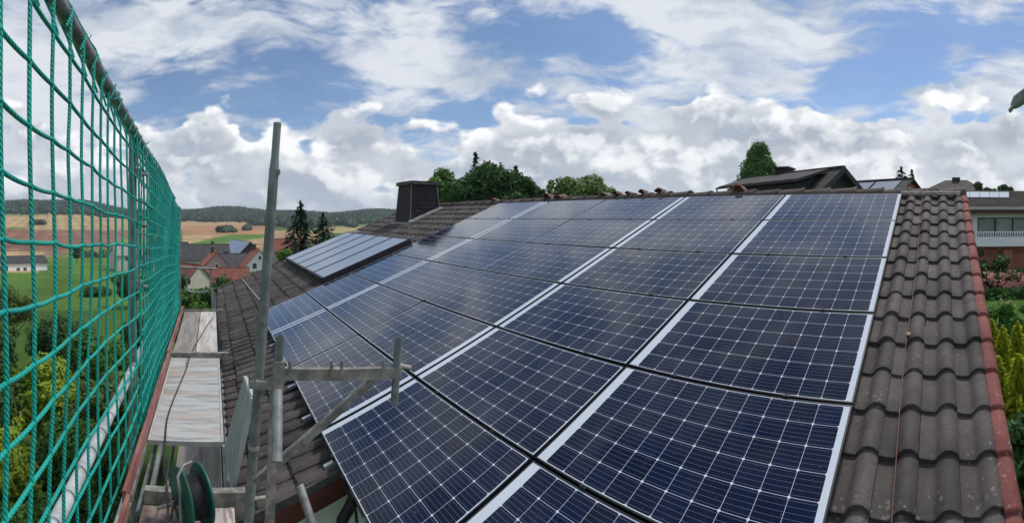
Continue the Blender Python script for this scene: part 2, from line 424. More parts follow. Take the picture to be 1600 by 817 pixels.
# ------------------------------------------------------------------ terrain
def sst(x, a, b):
    t = np.clip((x - a) / (b - a), 0, 1); return t * t * (3 - 2 * t)


PR = [0, 15, 40, 100, 200, 300, 500, 700, 900, 1300, 1600, 2500, 9000]
PZ = [-7, -8, -10.5, -14.5, -20, -21.5, -19.5, -16.5, -12, 8, 12, 0, 0]


def ground(X, Y):
    X = np.asarray(X, float); Y = np.asarray(Y, float)
    r = np.hypot(X, Y); t = np.arctan2(X, Y)
    zl = np.interp(r, PR, PZ)
    zl = zl + sst(-t, .10, .34) * (sst(r, 350, 900) * 14 + sst(r, 850, 1350) * 14)
    zl = zl + np.sin(X * .011 + 1) * np.cos(Y * .009) * 1.2 * sst(r, 200, 500)
    zl = zl + (4.5 * np.sin(t * 17 + 1) + 3 * np.sin(t * 41) + 3 * np.sin(t * 7 + 2)) * sst(r, 950, 1400)
    zr = -4 + np.clip((r - 30) * .03, 0, 9)
    w = np.where(t > 0, sst(t, .42, .75) * (1 - sst(t, 2.5, 3.1)), 0)
    return zl * (1 - w) + zr * w


def gz(x, y): return float(ground(x, y))


def field_color(px, py, r, t):
    """ground cover parcel at a spot: wheat, stubble, ploughed, meadow"""
    grass = (.07, .14, .028); bright = (.10, .19, .035); wheat = (.42, .30, .15); tan = (.36, .25, .135); orange = (.40, .22, .115); brown = (.24, .13, .085); yg = (.17, .20, .06); soil = (.30, .20, .13)
    if r < 58: return grass
    if t > .45 or t < -1.2: return grass
    if px < 286:
        gline = 402 - (px - 60) * .20 + 3 * math.sin(px * .09)
        if py > 426: return bright if (px > -60) else grass
        if px > 60 and py > gline: return yg if py < gline + 9 else bright
        if py > 393: return wheat if px < 70 else soil
        if py > 359: return brown
        if py > 355 and px < 40: return yg
        if py > 343: return wheat if (px + py) % 97 > 15 else tan
        return wheat if px > 75 or py > 337 else yg
    if px < 425:
        if py > 392: return grass
        if py > 382 and px < 345: return tan
        if 385 - (px - 286) * .23 - 2 < py < 389 - (px - 286) * .14 and py > 366: return bright
        if py > 367: return wheat if px < 330 else tan
        if py < 352: return wheat
        return orange if py < 366 else tan
    if px < 500:
        return tan if 360 < py < 382 else grass
    if py < 354: return yg
    if py < 364: return (.38, .32, .14)
    return grass


def make_terrain():
    radii = np.concatenate([np.linspace(0.5, 60, 40), np.geomspace(62, 1500, 210), np.geomspace(1560, 2600, 10)])
    ang = np.concatenate([np.linspace(-PI, -.62, 60, endpoint=False), np.linspace(-.62, .45, 520, endpoint=False), np.linspace(.45, PI, 80)])
    R, A = np.meshgrid(radii, ang, indexing='ij')
    X = R * np.sin(A); Y = R * np.cos(A); Z = ground(X, Y)
    V = np.stack([X.ravel(), Y.ravel(), Z.ravel()], 1)
    V = np.vstack([V, [[0, 0, gz(0, 0)]]])
    nr, na = R.shape
    i = np.arange(nr - 1)[:, None] * na + np.arange(na - 1)[None]
    F = np.stack([i, i + 1, i + na + 1, i + na], -1).reshape(-1, 4)[:, ::-1]
    me = bpy.data.meshes.new('terrain')
    faces = F.tolist() + [(nr * na, k, k + 1) for k in range(na - 1)]
    me.from_pydata(V.tolist(), [], faces); me.update()
    jit = rng.normal(size=len(V)) * .6
    cols = np.zeros((len(V), 4), np.float32); cols[:, 3] = 1
    rr = np.append(R.ravel(), 0.1); tt = np.append(A.ravel(), 0)
    PX = XR + F0 * tt; PYY = Y0 - F0 * V[:, 2] / np.maximum(rr, .1)
    for k in range(len(V)): cols[k, :3] = field_color(PX[k], PYY[k] + jit[k] * .4, rr[k], tt[k])
    ca = me.color_attributes.new('cover', 'FLOAT_COLOR', 'POINT'); ca.data.foreach_set('color', cols.ravel())
    m = bpy.data.materials.new('land_cover'); m.use_nodes = True; T = NT(m.node_tree); bs = m.node_tree.nodes['Principled BSDF']
    a = T.n('ShaderNodeAttribute', attribute_name='cover').outputs['Color']
    co = T.n('ShaderNodeTexCoord').outputs['Object']
    n1 = T.mr(T.noise(co, .02, 6, .6), .3, .7, .78, 1.2, 'LINEAR'); n2 = T.mr(T.noise(co, 1.2, 5, .7), .3, .7, .7, 1.3, 'LINEAR')
    wv = T.n('ShaderNodeTexWave', wave_type='BANDS', bands_direction='DIAGONAL'); T.put(wv.inputs[0], T.v('MULTIPLY', co, (1, .35, 0))); wv.inputs['Scale'].default_value = .035; wv.inputs['Distortion'].default_value = 2.5; wv.inputs['Detail'].default_value = 3
    n3 = T.mr(wv.outputs['Fac'], 0, 1, .86, 1.1, 'LINEAR')
    n4 = T.mr(T.noise(T.v('MULTIPLY', co, (.25, 1, 1)), .06, 5, .65), .35, .65, .82, 1.15, 'LINEAR')
    c = T.v('SCALE', T.v('SCALE', T.v('SCALE', T.v('SCALE', a, scale=n1), scale=n2), scale=n3), scale=n4)
    T.put(bs.inputs['Base Color'], c); bs.inputs['Roughness'].default_value = 1; bs.inputs['Specular IOR Level'].default_value = .1
    me.materials.append(m)
    me.polygons.foreach_set('use_smooth', [True] * len(me.polygons))
    o = bpy.data.objects.new('terrain', me); C.objects.link(o); tag(o, kind='structure')


make_terrain()


# ------------------------------------------------------------------ foliage
def quads(P, N, size, rot=None, aspect=1.0, U=None):
    """leaf faces: centres P, normals N"""
    n = len(P)
    N = N / np.linalg.norm(N, axis=1, keepdims=True)
    if U is None:
        U = rng.normal(size=(n, 3))
    U = U - N * np.sum(U * N, 1, keepdims=True); U /= np.linalg.norm(U, axis=1, keepdims=True) + 1e-9
    W = np.cross(N, U)
    s = (size * (.6 + .8 * rng.random(n)))[:, None] if np.isscalar(size) else size[:, None]
    v = np.stack([P - U * s, P - W * s * .5 * aspect, P + U * s, P + W * s * .5 * aspect], 1).reshape(-1, 3)
    return v


def leaf_mesh(name, P, N, size, mt, parent, tint=None, aspect=1.0, U=None):
    v = quads(P, N, size, aspect=aspect, U=U); n = len(P)
    base = Vector((0, 0, 0)); q = parent
    while q is not None: base += q.location; q = q.parent
    v = v - np.array(base)
    me = bpy.data.meshes.new(name)
    me.vertices.add(4 * n); me.vertices.foreach_set('co', v.astype(np.float32).ravel())
    me.loops.add(4 * n); me.loops.foreach_set('vertex_index', np.arange(4 * n, dtype=np.int32))
    me.polygons.add(n); me.polygons.foreach_set('loop_start', np.arange(0, 4 * n, 4, dtype=np.int32))
    me.update(calc_edges=True)
    t = rng.random(n) if tint is None else np.clip(tint, 0, 1)
    at_ = me.attributes.new('tint', 'FLOAT', 'POINT'); at_.data.foreach_set('value', np.repeat(t, 4).astype(np.float32))
    me.materials.append(mt)
    o = bpy.data.objects.new(name, me); C.objects.link(o)
    if parent is not None: o.parent = parent
    return o


def rand_dir(n):
    d = rng.normal(size=(n, 3)); return d / np.linalg.norm(d, axis=1, keepdims=True)


def leafy_tree(name, label, cat, x, y, top, width, leaf=.2, n=5000, clumps=26, mt='leaf_mid', group=None, bottom=None, squash=1.0, ground_z=None, shape='round'):
    g = gz(x, y) if ground_z is None else ground_z
    root = thing(name, label, cat, (x, y, g), group)
    H = top - g; cb = g + H * .28 if bottom is None else bottom
    cz = (top + cb) / 2; rz = (top - cb) / 2; rx = width / 2
    base = np.array([x, y, cz])
    P = []; N = []; Tn = []
    cents = []
    for k in range(clumps):
        d = rand_dir(1)[0]; q = rng.random() ** .45 * .90
        c = base + d * q * np.array([rx, rx * squash, rz]); cr = rx * (.20 + .22 * rng.random())
        if shape == 'cone':
            hh_ = .96 * (k + .5) / clumps; f = min(1.0, (1 - hh_) ** .8 * 1.3); a_ = k * 2.4 + rng.random(); q = rx * f * (.45 + .4 * rng.random())
            cr = rx * (.13 + .11 * rng.random()) * (.6 + .4 * f); c = np.array([x + math.sin(a_) * q, y + math.cos(a_) * q, cb + (top - cb - cr) * hh_])
        cents.append((c, cr))
        m_ = int(n / clumps)
        dd = rand_dir(m_); rad = cr * (.55 + .5 * rng.random(m_) ** .5)
        lump = 1 + .22 * np.sin(dd[:, 0] * 7 + k) * np.cos(dd[:, 1] * 6 + 2 * k)
        pts = c + dd * (rad * lump)[:, None] * np.array([1, 1, .8 if shape != 'cone' else 1.15])
        P.append(pts); N.append(dd + rng.normal(size=(m_, 3)) * .55 + np.array([0, 0, .3])); Tn.append(np.full(m_, rng.random()) * .5 + rng.random(m_) * .5)
    P = np.concatenate(P); N = np.concatenate(N); Tn = np.concatenate(Tn)
    k = P[:, 2] > g + .1
    leaf_mesh('crown', P[k], N[k], leaf, M[mt], root, Tn[k])
    b = MB(); tr = max(.04, min(.3, H * .02))
    b.tube([(x, y, g - .4), (x + .03 * H * .3, y, g + H * .3), (x, y, g + H * .6), (x, y, cz + rz * .4)], [tr, tr * .8, tr * .55, tr * .2], 8)
    for c, cr in cents[:9]:
        s0 = Vector((x, y, g + H * (.28 + .25 * random.random())))
        e = Vector(c); md = (s0 + e) / 2 + Vector((0, 0, -.04 * H))
        b.tube([s0, md, e], [tr * .45, tr * .3, tr * .1], 6)
    b.build('trunk', M['bark'], root)
    return root


def conifer(name, label, cat, x, y, top, width, levels=22, per=13, mt='needle', leaf=.14, dens=26, group=None, g=None, power=1.0, ragged=.25, low=.08):
    g = gz(x, y) if g is None else g
    root = thing(name, label, cat, (x, y, g), group); H = top - g
    P = []; N = []; U = []; Tn = []
    for L in range(levels):
        f = L / (levels - 1); z = g + H * (low + (1 - low) * f ** .92) - .01 * H
        rr = width / 2 * (1 - f) ** power + .01 * H
        m_ = max(4, int(per * (1 - f * .6)))
        for k in range(m_):
            a = 2 * PI * (k + rng.random()) / m_; rl = rr * (1 - ragged + 2 * ragged * rng.random())
            nn = max(7, int(dens * 1.5 * (rl / (width / 2)) ** .7))
            t = rng.random(nn) ** .7
            dx, dy = math.sin(a), math.cos(a)
            droop = -(t ** 1.6) * rl * .38 + (t > .85) * rl * .05
            sp = (rng.random(nn) - .5) * rl * .34 * (1.05 - t * .7)
            pts = np.stack([x + dx * t * rl + dy * sp, y + dy * t * rl - dx * sp, z + droop + rng.normal(size=nn) * .012 * H], 1)
            P.append(pts); N.append(np.tile([dx * .3, dy * .3, 1], (nn, 1)) + rng.normal(size=(nn, 3)) * .5)
            U.append(np.tile([dx, dy, -.35], (nn, 1)) + rng.normal(size=(nn, 3)) * .4); Tn.append(np.full(nn, rng.random() * .6) + rng.random(nn) * .4)
    # leader
    nn = 14; P.append(np.stack([np.full(nn, x), np.full(nn, y), top - rng.random(nn) * .06 * H], 1)); N.append(rand_dir(nn)); U.append(np.tile([0, 0, 1.], (nn, 1))); Tn.append(rng.random(nn))
    leaf_mesh('crown', np.concatenate(P), np.concatenate(N), leaf, M[mt], root, np.concatenate(Tn), aspect=.8, U=np.concatenate(U))
    tr = max(.04, H * .014)
    MB().tube([(x, y, g - .4), (x, y, g + H * .5), (x, y, top - .02 * H)], [tr, tr * .6, tr * .1], 8).build('trunk', M['bark'], root)
    return root


def blob_mass(name, pts, mt, label, cat, hr=(9, 15), wr=(3.2, 5.5), conif=.3, loc=None, kind='stuff'):
    """a far wood: every tree a lumpy rounded or pointed crown; pts = [(x, y)]"""
    U = []; 
    seg = 7; rows_round = [(-.1, .55), (.15, .95), (.45, 1.0), (.72, .78), (.92, .38), (1.0, .02)]
    rows_con = [(0, .75), (.08, .9), (.4, .62), (.7, .32), (.9, .12), (1.0, .01)]
    b_v = []; b_f = []; n0 = 0; ti = []
    F = [(i * seg + k, i * seg + (k + 1) % seg, (i + 1) * seg + (k + 1) % seg, (i + 1) * seg + k) for i in range(5) for k in range(seg)]
    F = np.array(F)
    for (x, y) in pts:
        con = rng.random() < conif
        h = rng.uniform(*hr) * (1.12 if con else 1); w = rng.uniform(*wr) * (.62 if con else 1); g = gz(x, y) - .5
        a0 = rng.random() * 6.28; ks = np.arange(seg)
        for (zz, rr) in (rows_con if con else rows_round):
            jr = w * rr * (.75 + .5 * rng.random(seg)); aa = a0 + ks * 2 * PI / seg + rng.normal() * .2
            b_v.append(np.stack([x + np.sin(aa) * jr, y + np.cos(aa) * jr, g + h * (zz + rng.normal(size=seg) * .025)], 1))
        b_f.append(F + n0); n0 += seg * 6; ti += [rng.random() * (.55 if con else 1)] * (seg * 6)
    V = np.concatenate(b_v); Fc = np.concatenate(b_f)
    me = bpy.data.meshes.new(name); me.from_pydata(V.tolist(), [], Fc.tolist()); me.update()
    at_ = me.attributes.new('tint', 'FLOAT', 'POINT'); at_.data.foreach_set('value', np.array(ti, np.float32))
    me.polygons.foreach_set('use_smooth', [False] * len(me.polygons)); me.materials.append(M[mt])
    o = bpy.data.objects.new(name, me); C.objects.link(o); tag(o, label, cat, kind=kind); return o


# ------------------------------------------------------------------ roof frame
AL = .378; CA, SA = math.cos(AL), math.sin(AL)
RX, RZ = 6.75, .32          # ridge line
YN, YF = -.33, 14.55         # near and far verge
U_LOW, U_HIGH = (RX - .20) / CA, (RX - 1.0) / CA      # eave, and the eave of the set-back part
Y_NOTCH = 3.45


def RP(u, y, n=0.): return Vector((RX - u * CA - n * SA, y, RZ - u * SA + n * CA))


def tiles(name, parent, y0, y1, umax_f, mt, mirror=False, sub=12, per=.2235, ex=.3395, u0=.10, chunk=None):
    """profiled tiles: courses of rolls and pans, lower edges lifted over the next course"""
    b = MB(); nc = int(math.ceil((umax_f(y0 + .01) - u0) / ex)) + 8
    V = []; F = []; col = []; n0 = 0
    def prof(t):   # one tile: an arched roll with a stepped side, then the pan
        return (.056 * np.clip(1 - (np.abs(t - .25) / .34) ** 2.2, 0, 1) ** 1.0) - .016 + .010 * np.clip((t - .72) / .28, 0, 1) ** 2
    ncol = int(round((y1 - y0) / per))
    pw = (y1 - y0) / ncol
    ts = np.concatenate([[-.012, 0., 0.], np.linspace(0, .60, sub - 2)[1:], np.linspace(.60, 1.0, 5)[1:]]); sub = len(ts) - 1
    for c in range(ncol):
        ya = y0 + c * pw; lim = umax_f(ya + pw / 2)
        k = 0
        while u0 + k * ex < lim - .02:
            ua = u0 + k * ex - .05; ub = min(u0 + (k + 1) * ex, lim + .03)
            j = rng.normal(size=4) * np.array([.0022, .0028, .0055, .0022])
            yy = ya + ts * pw + j[1]
            pf = prof(ts); pf[0] = -.012
            us = np.array([ua, ua + .33 * (ub - ua), ua + .70 * (ub - ua), ub - .007, ub, ub, ub])
            ns = np.array([-.002, .008, .019, .029, .0265, .0265, -.014])
            rows = []
            for q, (u, nn) in enumerate(zip(us, ns)):
                h = pf * (1 if q < 6 else .9) + nn + j[0] + j[3] * (ts - .5) * 2
                uu = u + j[2] + (pf * -.25 if q >= 3 else 0)
                X = RX - uu * CA - h * SA; Z = RZ - uu * SA + h * CA
                if mirror: X = 2 * RX - X
                rows.append(np.stack([X + 0 * yy, yy, Z], 1))
            V.append(np.concatenate(rows)); m_ = sub + 1
            for q in (0, 1, 2, 3, 5):
                for s in range(sub):
                    if s == 1: continue
                    f = (n0 + q * m_ + s, n0 + q * m_ + s + 1, n0 + (q + 1) * m_ + s + 1, n0 + (q + 1) * m_ + s)
                    F.append(f if not mirror else f[::-1])
            # side edge of the roll so overlaps read as a dark joint
            col.append(np.full(7 * m_, rng.random())); n0 += 7 * m_; k += 1
    b.v = V; b.f = F; b.sm = [True] * len(F); b.cols = col; b.n = n0
    return b.build(name, mt, parent)


house = thing('house', 'brown tiled house under the solar panels, seen from its eave scaffold', 'house', (6.75, 7.3, -7.2))
roof_u = lambda y: U_HIGH if y < Y_NOTCH else U_LOW
roof = tiles('roof', house, YN, YF, roof_u, M['tile'])
tiles('rear_roof', house, YN, YF, lambda y: 6.9, M['tile'], mirror=True, sub=6)
# boarding under the tiles
b = MB()
b.slab([RP(.05, YN + .02, -.03), RP(U_HIGH - .02, YN + .02, -.03), RP(U_HIGH - .02, Y_NOTCH, -.03), RP(U_LOW - .02, Y_NOTCH + .001, -.03), RP(U_LOW - .02, YF - .02, -.03), RP(.05, YF - .02, -.03)], Vector((-SA, 0, CA)) * -.05)
q = lambda u, y: Vector((2 * RX - RP(u, y, -.03).x, y, RP(u, y, -.03).z))
b.slab([q(.05, YN + .02), q(6.88, YN + .02), q(6.88, YF - .02), q(.05, YF - .02)], Vector((SA, 0, CA)) * -.05)
b.build('roof_boarding', M['black'], house)
# verge tiles, one by one, both ends of the front slope
def verge(yin, yout, sgn):
    k = 0; ex = .3395
    while .10 + k * ex < (U_HIGH if sgn < 0 else U_LOW):
        ua, ub = .10 + k * ex - .03, .10 + (k + 1) * ex + .012; w = abs(yout - yin); bb = MB()
        vs = []; prf = [(0, .030), (.25, .040), (.6, .044), (.85, .034), (1.0, .010), (1.03, -.05), (1.03, -.125)]
        for u, dn in ((ua, 0.), (ub - .015, .026), (ub, .020)):
            for t, nn in prf: vs.append(RP(u, yin + sgn * t * w * (1 + dn), nn + dn))
        for t, nn in prf: vs.append(RP(ub, yin + sgn * t * w * .92, nn - .012))
        m_ = len(prf); fs = []
        for a in range(3):
            for s in range(m_ - 1):
                f = (a * m_ + s, a * m_ + s + 1, (a + 1) * m_ + s + 1, (a + 1) * m_ + s); fs.append(f if sgn > 0 else f[::-1])
        bb.add(vs, fs, True, rng.random()); bb.build('verge_tile', M['verge'] if sgn < 0 else M['tile'], house); k += 1
verge(-.315, -.405, -1)
verge(YF - .01, YF + .1, 1)
# ridge caps
yy = YN - .06
while yy < YF:
    L = .40; bb = MB(); vs = []; fs = []; sg = 12; j = rng.normal(size=3) * .004; tp = [(0, .128), (.04, .128), (.05, .118), (L + .03, .104)]
    for dy, rr in tp:
        for k in range(sg + 1):
            a = PI * (k / sg); vs.append((RX + math.cos(a) * rr * 1.12 + j[0], yy + dy, RZ - .012 + math.sin(a) * rr * .95 + j[1] + (L - dy) * .03))
    for i in range(3):
        for k in range(sg): fs.append((i * (sg + 1) + k, (i + 1) * (sg + 1) + k, (i + 1) * (sg + 1) + k + 1, i * (sg + 1) + k + 1))
    bb.add(vs, fs, True, rng.random()); bb.add([vs[k] for k in range(sg + 1)], [tuple(range(sg + 1))], False)
    bb.build('ridge_tile', M['ridge'], house); yy += L
# fascia and wall of the notch, eave boards, gutter, walls
MB().slab([RP(U_LOW + .0, Y_NOTCH - .012, -.035), RP(U_HIGH - .05, Y_NOTCH - .012, -.035), RP(U_HIGH - .05, Y_NOTCH - .012, -.17), RP(U_LOW + .0, Y_NOTCH - .012, -.17)], (0, -.028, 0)).build('fascia_board', M['fascia'], house)
MB().slab([RP(U_LOW + .02, Y_NOTCH - .035, .030), RP(U_HIGH - .1, Y_NOTCH - .035, .030), RP(U_HIGH - .1, Y_NOTCH - .035, -.03), RP(U_LOW + .02, Y_NOTCH - .035, -.03)], (0, .03, 0)).build('edge_batten', M['capstone'], house)
MB().slab([RP(U_LOW - .0, Y_NOTCH, -.09), RP(U_LOW - .0, YF, -.09), RP(U_LOW, YF, -.27), RP(U_LOW, Y_NOTCH, -.27)], (.025, 0, 0)).build('fascia_board', M['fascia'], house)
MB().slab([RP(U_HIGH - .0, YN + .03, -.09), RP(U_HIGH, Y_NOTCH - .06, -.09), RP(U_HIGH, Y_NOTCH - .06, -.27), RP(U_HIGH, YN + .03, -.27)], (.025, 0, 0)).build('fascia_board', M['fascia'], house)
b = MB(); gx = RP(U_LOW, 0).x - .055; gzz = RP(U_LOW, 0).z - .07
vs = []; fs = []; sg = 10
for i, y in enumerate((Y_NOTCH + .05, YF + .05)):
    for rr in (.06, .056):
        for k in range(sg + 1):
            a = PI + PI * k / sg; vs.append((gx + math.cos(a) * rr, y, gzz + math.sin(a) * rr))
m_ = sg + 1
for k in range(sg): fs += [(k, k + 1, 2 * m_ + k + 1, 2 * m_ + k), (m_ + k, 3 * m_ + k, 3 * m_ + k + 1, m_ + k + 1)]
fs += [(0, 2 * m_, 3 * m_, m_), (sg, m_ + sg, 3 * m_ + sg, 2 * m_ + sg)]
b.add(vs, fs, True); b.tube([(gx - .062, Y_NOTCH + .05, gzz), (gx - .062, YF + .05, gzz)], .009, 8)
b.build('gutter', M['galv_dark'], house)
wall_x0 = .62; zl = RP((RX - wall_x0) / CA, 0, -.12).z
b = MB(); prof_ = [(wall_x0, -8.5), (12.9, -8.5), (12.9, zl), (RX, RZ - .18), (wall_x0, zl)]
b.slab([(x, Y_NOTCH + .09, z) for x, z in prof_], (0, 14.35 - Y_NOTCH - .09, 0)); b.build('wall', M['white_wall'], house)
x1 = 1.45; z1 = RP((RX - x1) / CA, 0, -.12).z
b = MB(); b.slab([(x, -.05, z) for x, z in [(x1, -8.5), (12.9, -8.5), (12.9, zl), (RX, RZ - .18), (x1, z1)]], (0, Y_NOTCH + .085, 0)); b.build('wall', M['white_wall'], house)
# downpipe elbow below the notch
MB().tube([at(560, 760, 3.55), at(548, 790, 3.5), at(535, 812, 3.42), at(532, 860, 3.42)], .045, 12).build('downpipe', M['black'], house)
MB().tube([at(535, 745, 3.36), at(556, 800, 3.3), at(560, 850, 3.3)], .012, 8).build('cable', M['black_rubber'], house)

# chimney
ch = bpy.data.objects.new('chimney', None); C.objects.link(ch); ch.parent = house
cx0, cx1, cy0, cy1 = 5.40, 6.40, 11.85, 12.95; ch.location = Vector(((cx0 + cx1) / 2, (cy0 + cy1) / 2, -.3)) - house.location
zt = .93; tp = .10
b = MB(); vs = [(cx0, cy0, -.45), (cx1, cy0, -.45), (cx1, cy1, -.45), (cx0, cy1, -.45), (cx0 + tp, cy0 + tp, zt), (cx1 - tp, cy0 + tp, zt), (cx1 - tp, cy1 - tp, zt), (cx0 + tp, cy1 - tp, zt)]
b.add(vs, [(0, 3, 2, 1), (4, 5, 6, 7), (0, 1, 5, 4), (1, 2, 6, 5), (2, 3, 7, 6), (3, 0, 4, 7)])
# raised shingle courses
for k in range(11):
    f = (k + .5) / 11.5; z = -.4 + (zt + .4) * f; s = tp * (z + .45) / (zt + .45) - .006
    b.box((cx0 + s, cy0 + s, z), (cx1 - s, cy1 - s, z + .008))
cb_ = b.build('cladding', M['slate_clad'], ch)
for (x, y) in ((cx0, cy0), (cx0, cy1), (cx1, cy0)):
    b = MB(); sx = 1 if x == cx0 else -1; sy = 1 if y == cy0 else -1
    b.beam((x - .004 * sx, y - .004 * sy, -.3), (x + (tp - .004) * sx, y + (tp - .004) * sy, zt), .022, .022); b.build('corner_strip', M['lead'], ch)
MB().box((cx0 + .02, cy0 + .02, zt - .01), (cx1 - .02, cy1 - .02, zt + .02)).box((cx0 + .03, cy0 + .03, zt + .021), (cx1 - .03, cy1 - .03, zt + .095)).build('cap', M['capstone'], ch)
b = MB(); uA, uB = (RX - cx0) / CA, (RX - cx1) / CA
b.slab([RP(uA + .12, cy0 - .1, .045), RP(uA + .12, cy1 + .1, .045), RP(uA - .02, cy1 + .1, .045), RP(uA - .02, cy0 - .1, .045)], RP(0, 0, .012) - RP(0, 0))
b.slab([RP(uA + .02, cy0 - .1, .05), RP(uA + .02, cy0 + .02, .10), RP(uB - .05, cy0 + .02, .10), RP(uB - .05, cy0 - .1, .05)], RP(0, 0, .012) - RP(0, 0))
b.build('flashing', M['lead'], ch)
b = MB(); b.box((-.1, -.17, 0), (.1, .17, .03), Matrix.Translation(RP(2.35, 14.1, .05)) @ Matrix.Rotation(-AL, 4, 'Y')); b.build('roof_vent', M['mortar'], house)

# ------------------------------------------------------------------ solar panels
W, H = 1.71, .994; Y_S0 = .516; U_R0 = .2586; NP = .110
PROT = Matrix(((0, -CA, -SA), (1, 0, 0), (0, -SA, CA))).to_4x4()          # local x -> +Y, y -> down the slope, z -> normal
proto = thing('solar_panel', 'x', 'solar panel', (0, 0, 0), 'solar panels bolted to the roof in five columns of six')
pl, pw = W - .017, H - .016
fb = MB(); fw = .011; z0, z1 = -.036, 0.
fb.box((-pl / 2, -pw / 2, z0), (pl / 2, -pw / 2 + fw, z1)); fb.box((-pl / 2, pw / 2 - fw, z0), (pl / 2, pw / 2, z1))
fb.box((-pl / 2, -pw / 2 + fw, z0), (-pl / 2 + fw, pw / 2 - fw, z1)); fb.box((pl / 2 - fw, -pw / 2 + fw, z0), (pl / 2, pw / 2 - fw, z1))
fb.build('frame', M['frame'], proto)
gc = MB().box((-pl / 2 + fw, -pw / 2 + fw, -.010), (pl / 2 - fw, pw / 2 - fw, -.002)).build('glazed_cells', M['cells'], proto)
cell_main = gc.data; gc_edge = gc.data.copy(); gc_edge.materials[0] = M['cells_wide_margin']
for sx in (-.42, .42):
    cbm = MB(); cbm.box((sx - .02, pw / 2 + .001, -.03), (sx + .02, pw / 2 + .015, .004)).box((sx - .022, pw / 2 - .006, .0045), (sx + .022, pw / 2 + .014, .008)).tube([(sx, pw / 2 + .006, .008), (sx, pw / 2 + .006, .014)], .006, 6)
    cbm.build('clamp', M['black'], proto)
rown = ['top row', 'second row down', 'third row down', 'fourth row down', 'fifth row down', 'lowest row']
coln = ['column beside the bare tile strip', 'second column from the tile strip', 'middle column of five', 'second column from the flat collectors', 'column beside the flat collectors']
first = True
for c in range(5):
    flip = c in (2, 4)
    for r_ in range(6):
        if first: o = proto; first = False
        else:
            o = proto.copy(); C.objects.link(o)
            for chd in list(proto.children):
                d = chd.copy(); C.objects.link(d); d.parent = o
                if chd.name.startswith('glazed_cells'): d.data = cell_main
        if c == 0:
            for chd in o.children:
                if chd.name.startswith('glazed_cells'): chd.data = gc_edge
        pos = RP(U_R0 + (r_ + .5) * H, Y_S0 + (c + .5) * W, NP)
        R_ = Matrix.Rotation(PI, 4, 'Z') if flip else Matrix.Identity(4)
        tilt = Matrix.Rotation(rng.normal() * .0035, 4, 'X') @ Matrix.Rotation(rng.normal() * .002, 4, 'Y')
        o.matrix_world = Matrix.Translation(pos) @ PROT @ R_ @ tilt
        o.rotation_mode = 'QUATERNION'; o.matrix_basis = Matrix.Translation(pos) @ PROT @ R_ @ tilt
        o['label'] = 'blue solar panel, %s, %s' % (rown[r_], coln[c])
# slope rails with bright ends poking out under the lowest row
ry = [Y_S0 + (c + .5) * W + s * .42 for c in range(5) for s in (-1, 1)]
for y in ry:
    b = MB(); ue = U_R0 + 6 * H
    vs = [RP(U_R0 - .02, y, .055), RP(ue + .085, y, .055)]
    b.beam(vs[0], vs[1], .038, .032, up=(-SA, 0, CA))
    o = b.build('mounting_rail', M['alu'], None, loc=RP(ue, y, .05)); tag(o, 'bright aluminium rail whose end sticks out below the solar panels over the tiles', 'mounting rail', 'rails under the solar panels')

# flat thermal collectors
cyA, cyB, cxl, cxh = 9.22, 14.05, 2.30, 4.28
uL, uH = (RX - cxl) / CA, (RX - cxh) / CA
nm = ['nearest the solar panels', 'second from the solar panels', 'middle one of five', 'second from the far roof edge', 'nearest the far roof edge']
for k in range(5):
    ya = cyA + k * (cyB - cyA) / 5; yb = ya + (cyB - cyA) / 5 - .02
    t = thing('flat_collector', 'flat glass heat collector on the tiles, %s' % nm[k], 'solar collector', RP(uL, (ya + yb) / 2, .05), 'five flat heat collectors on the far part of the roof')
    Mx = Matrix.Translation(RP(0, 0)) @ PROT
    MB().box((ya, uH, .06), (yb, uL, .185), Mx).box((ya + .0, uL - .05, .186), (yb, uL, .2), Mx).box((ya, uH, .186), (yb, uH + .04, .2), Mx).box((ya, uH + .041, .186), (ya + .03, uL - .051, .2), Mx).box((yb - .03, uH + .041, .186), (yb, uL - .051, .2), Mx).build('case', M['black'], t)
    MB().box((ya + .031, uH + .041, .187), (yb - .031, uL - .051, .195), Mx).build('glass_cover', M['collector'], t)
    for ly in (.2, .8):
        MB().box((ya + (yb - ya) * ly - .02, uH, .0), (ya + (yb - ya) * ly + .02, uL + .05, .058), Mx).build('support', M['black'], t)
# wires on the tiles
path = [RP(u, .235 + .012 * math.sin(u * 2.1), .055 + .006 * math.sin(u * 9)) for u in np.linspace(.05, U_HIGH - .1, 30)]
b = MB(); b.tube(path, .003, 6)
cw = thing('lightning_wire', 'thin copper wire running down the bare strip of tiles', 'wire', RP(U_HIGH, .23))
b.build('wire', M['copper'], cw)
for u in (1.2, 3.45, 5.4):
    MB().box((.22, u - .018, .0), (.25, u + .018, .07), Matrix.Translation(RP(0, 0)) @ PROT).build('clip', M['copper'], cw)
path = [RP(u, y, .055) for u, y in zip(np.linspace((RX - .95) / CA, (RX - 1.12) / CA, 14), np.linspace(14.4, 9.6, 14))]
tag(MB().tube(path, .012, 6).build('roof_cable', M['pale_wire'], None, loc=path[0]), 'pale cable lying across the far tiles above the eave', 'cable')

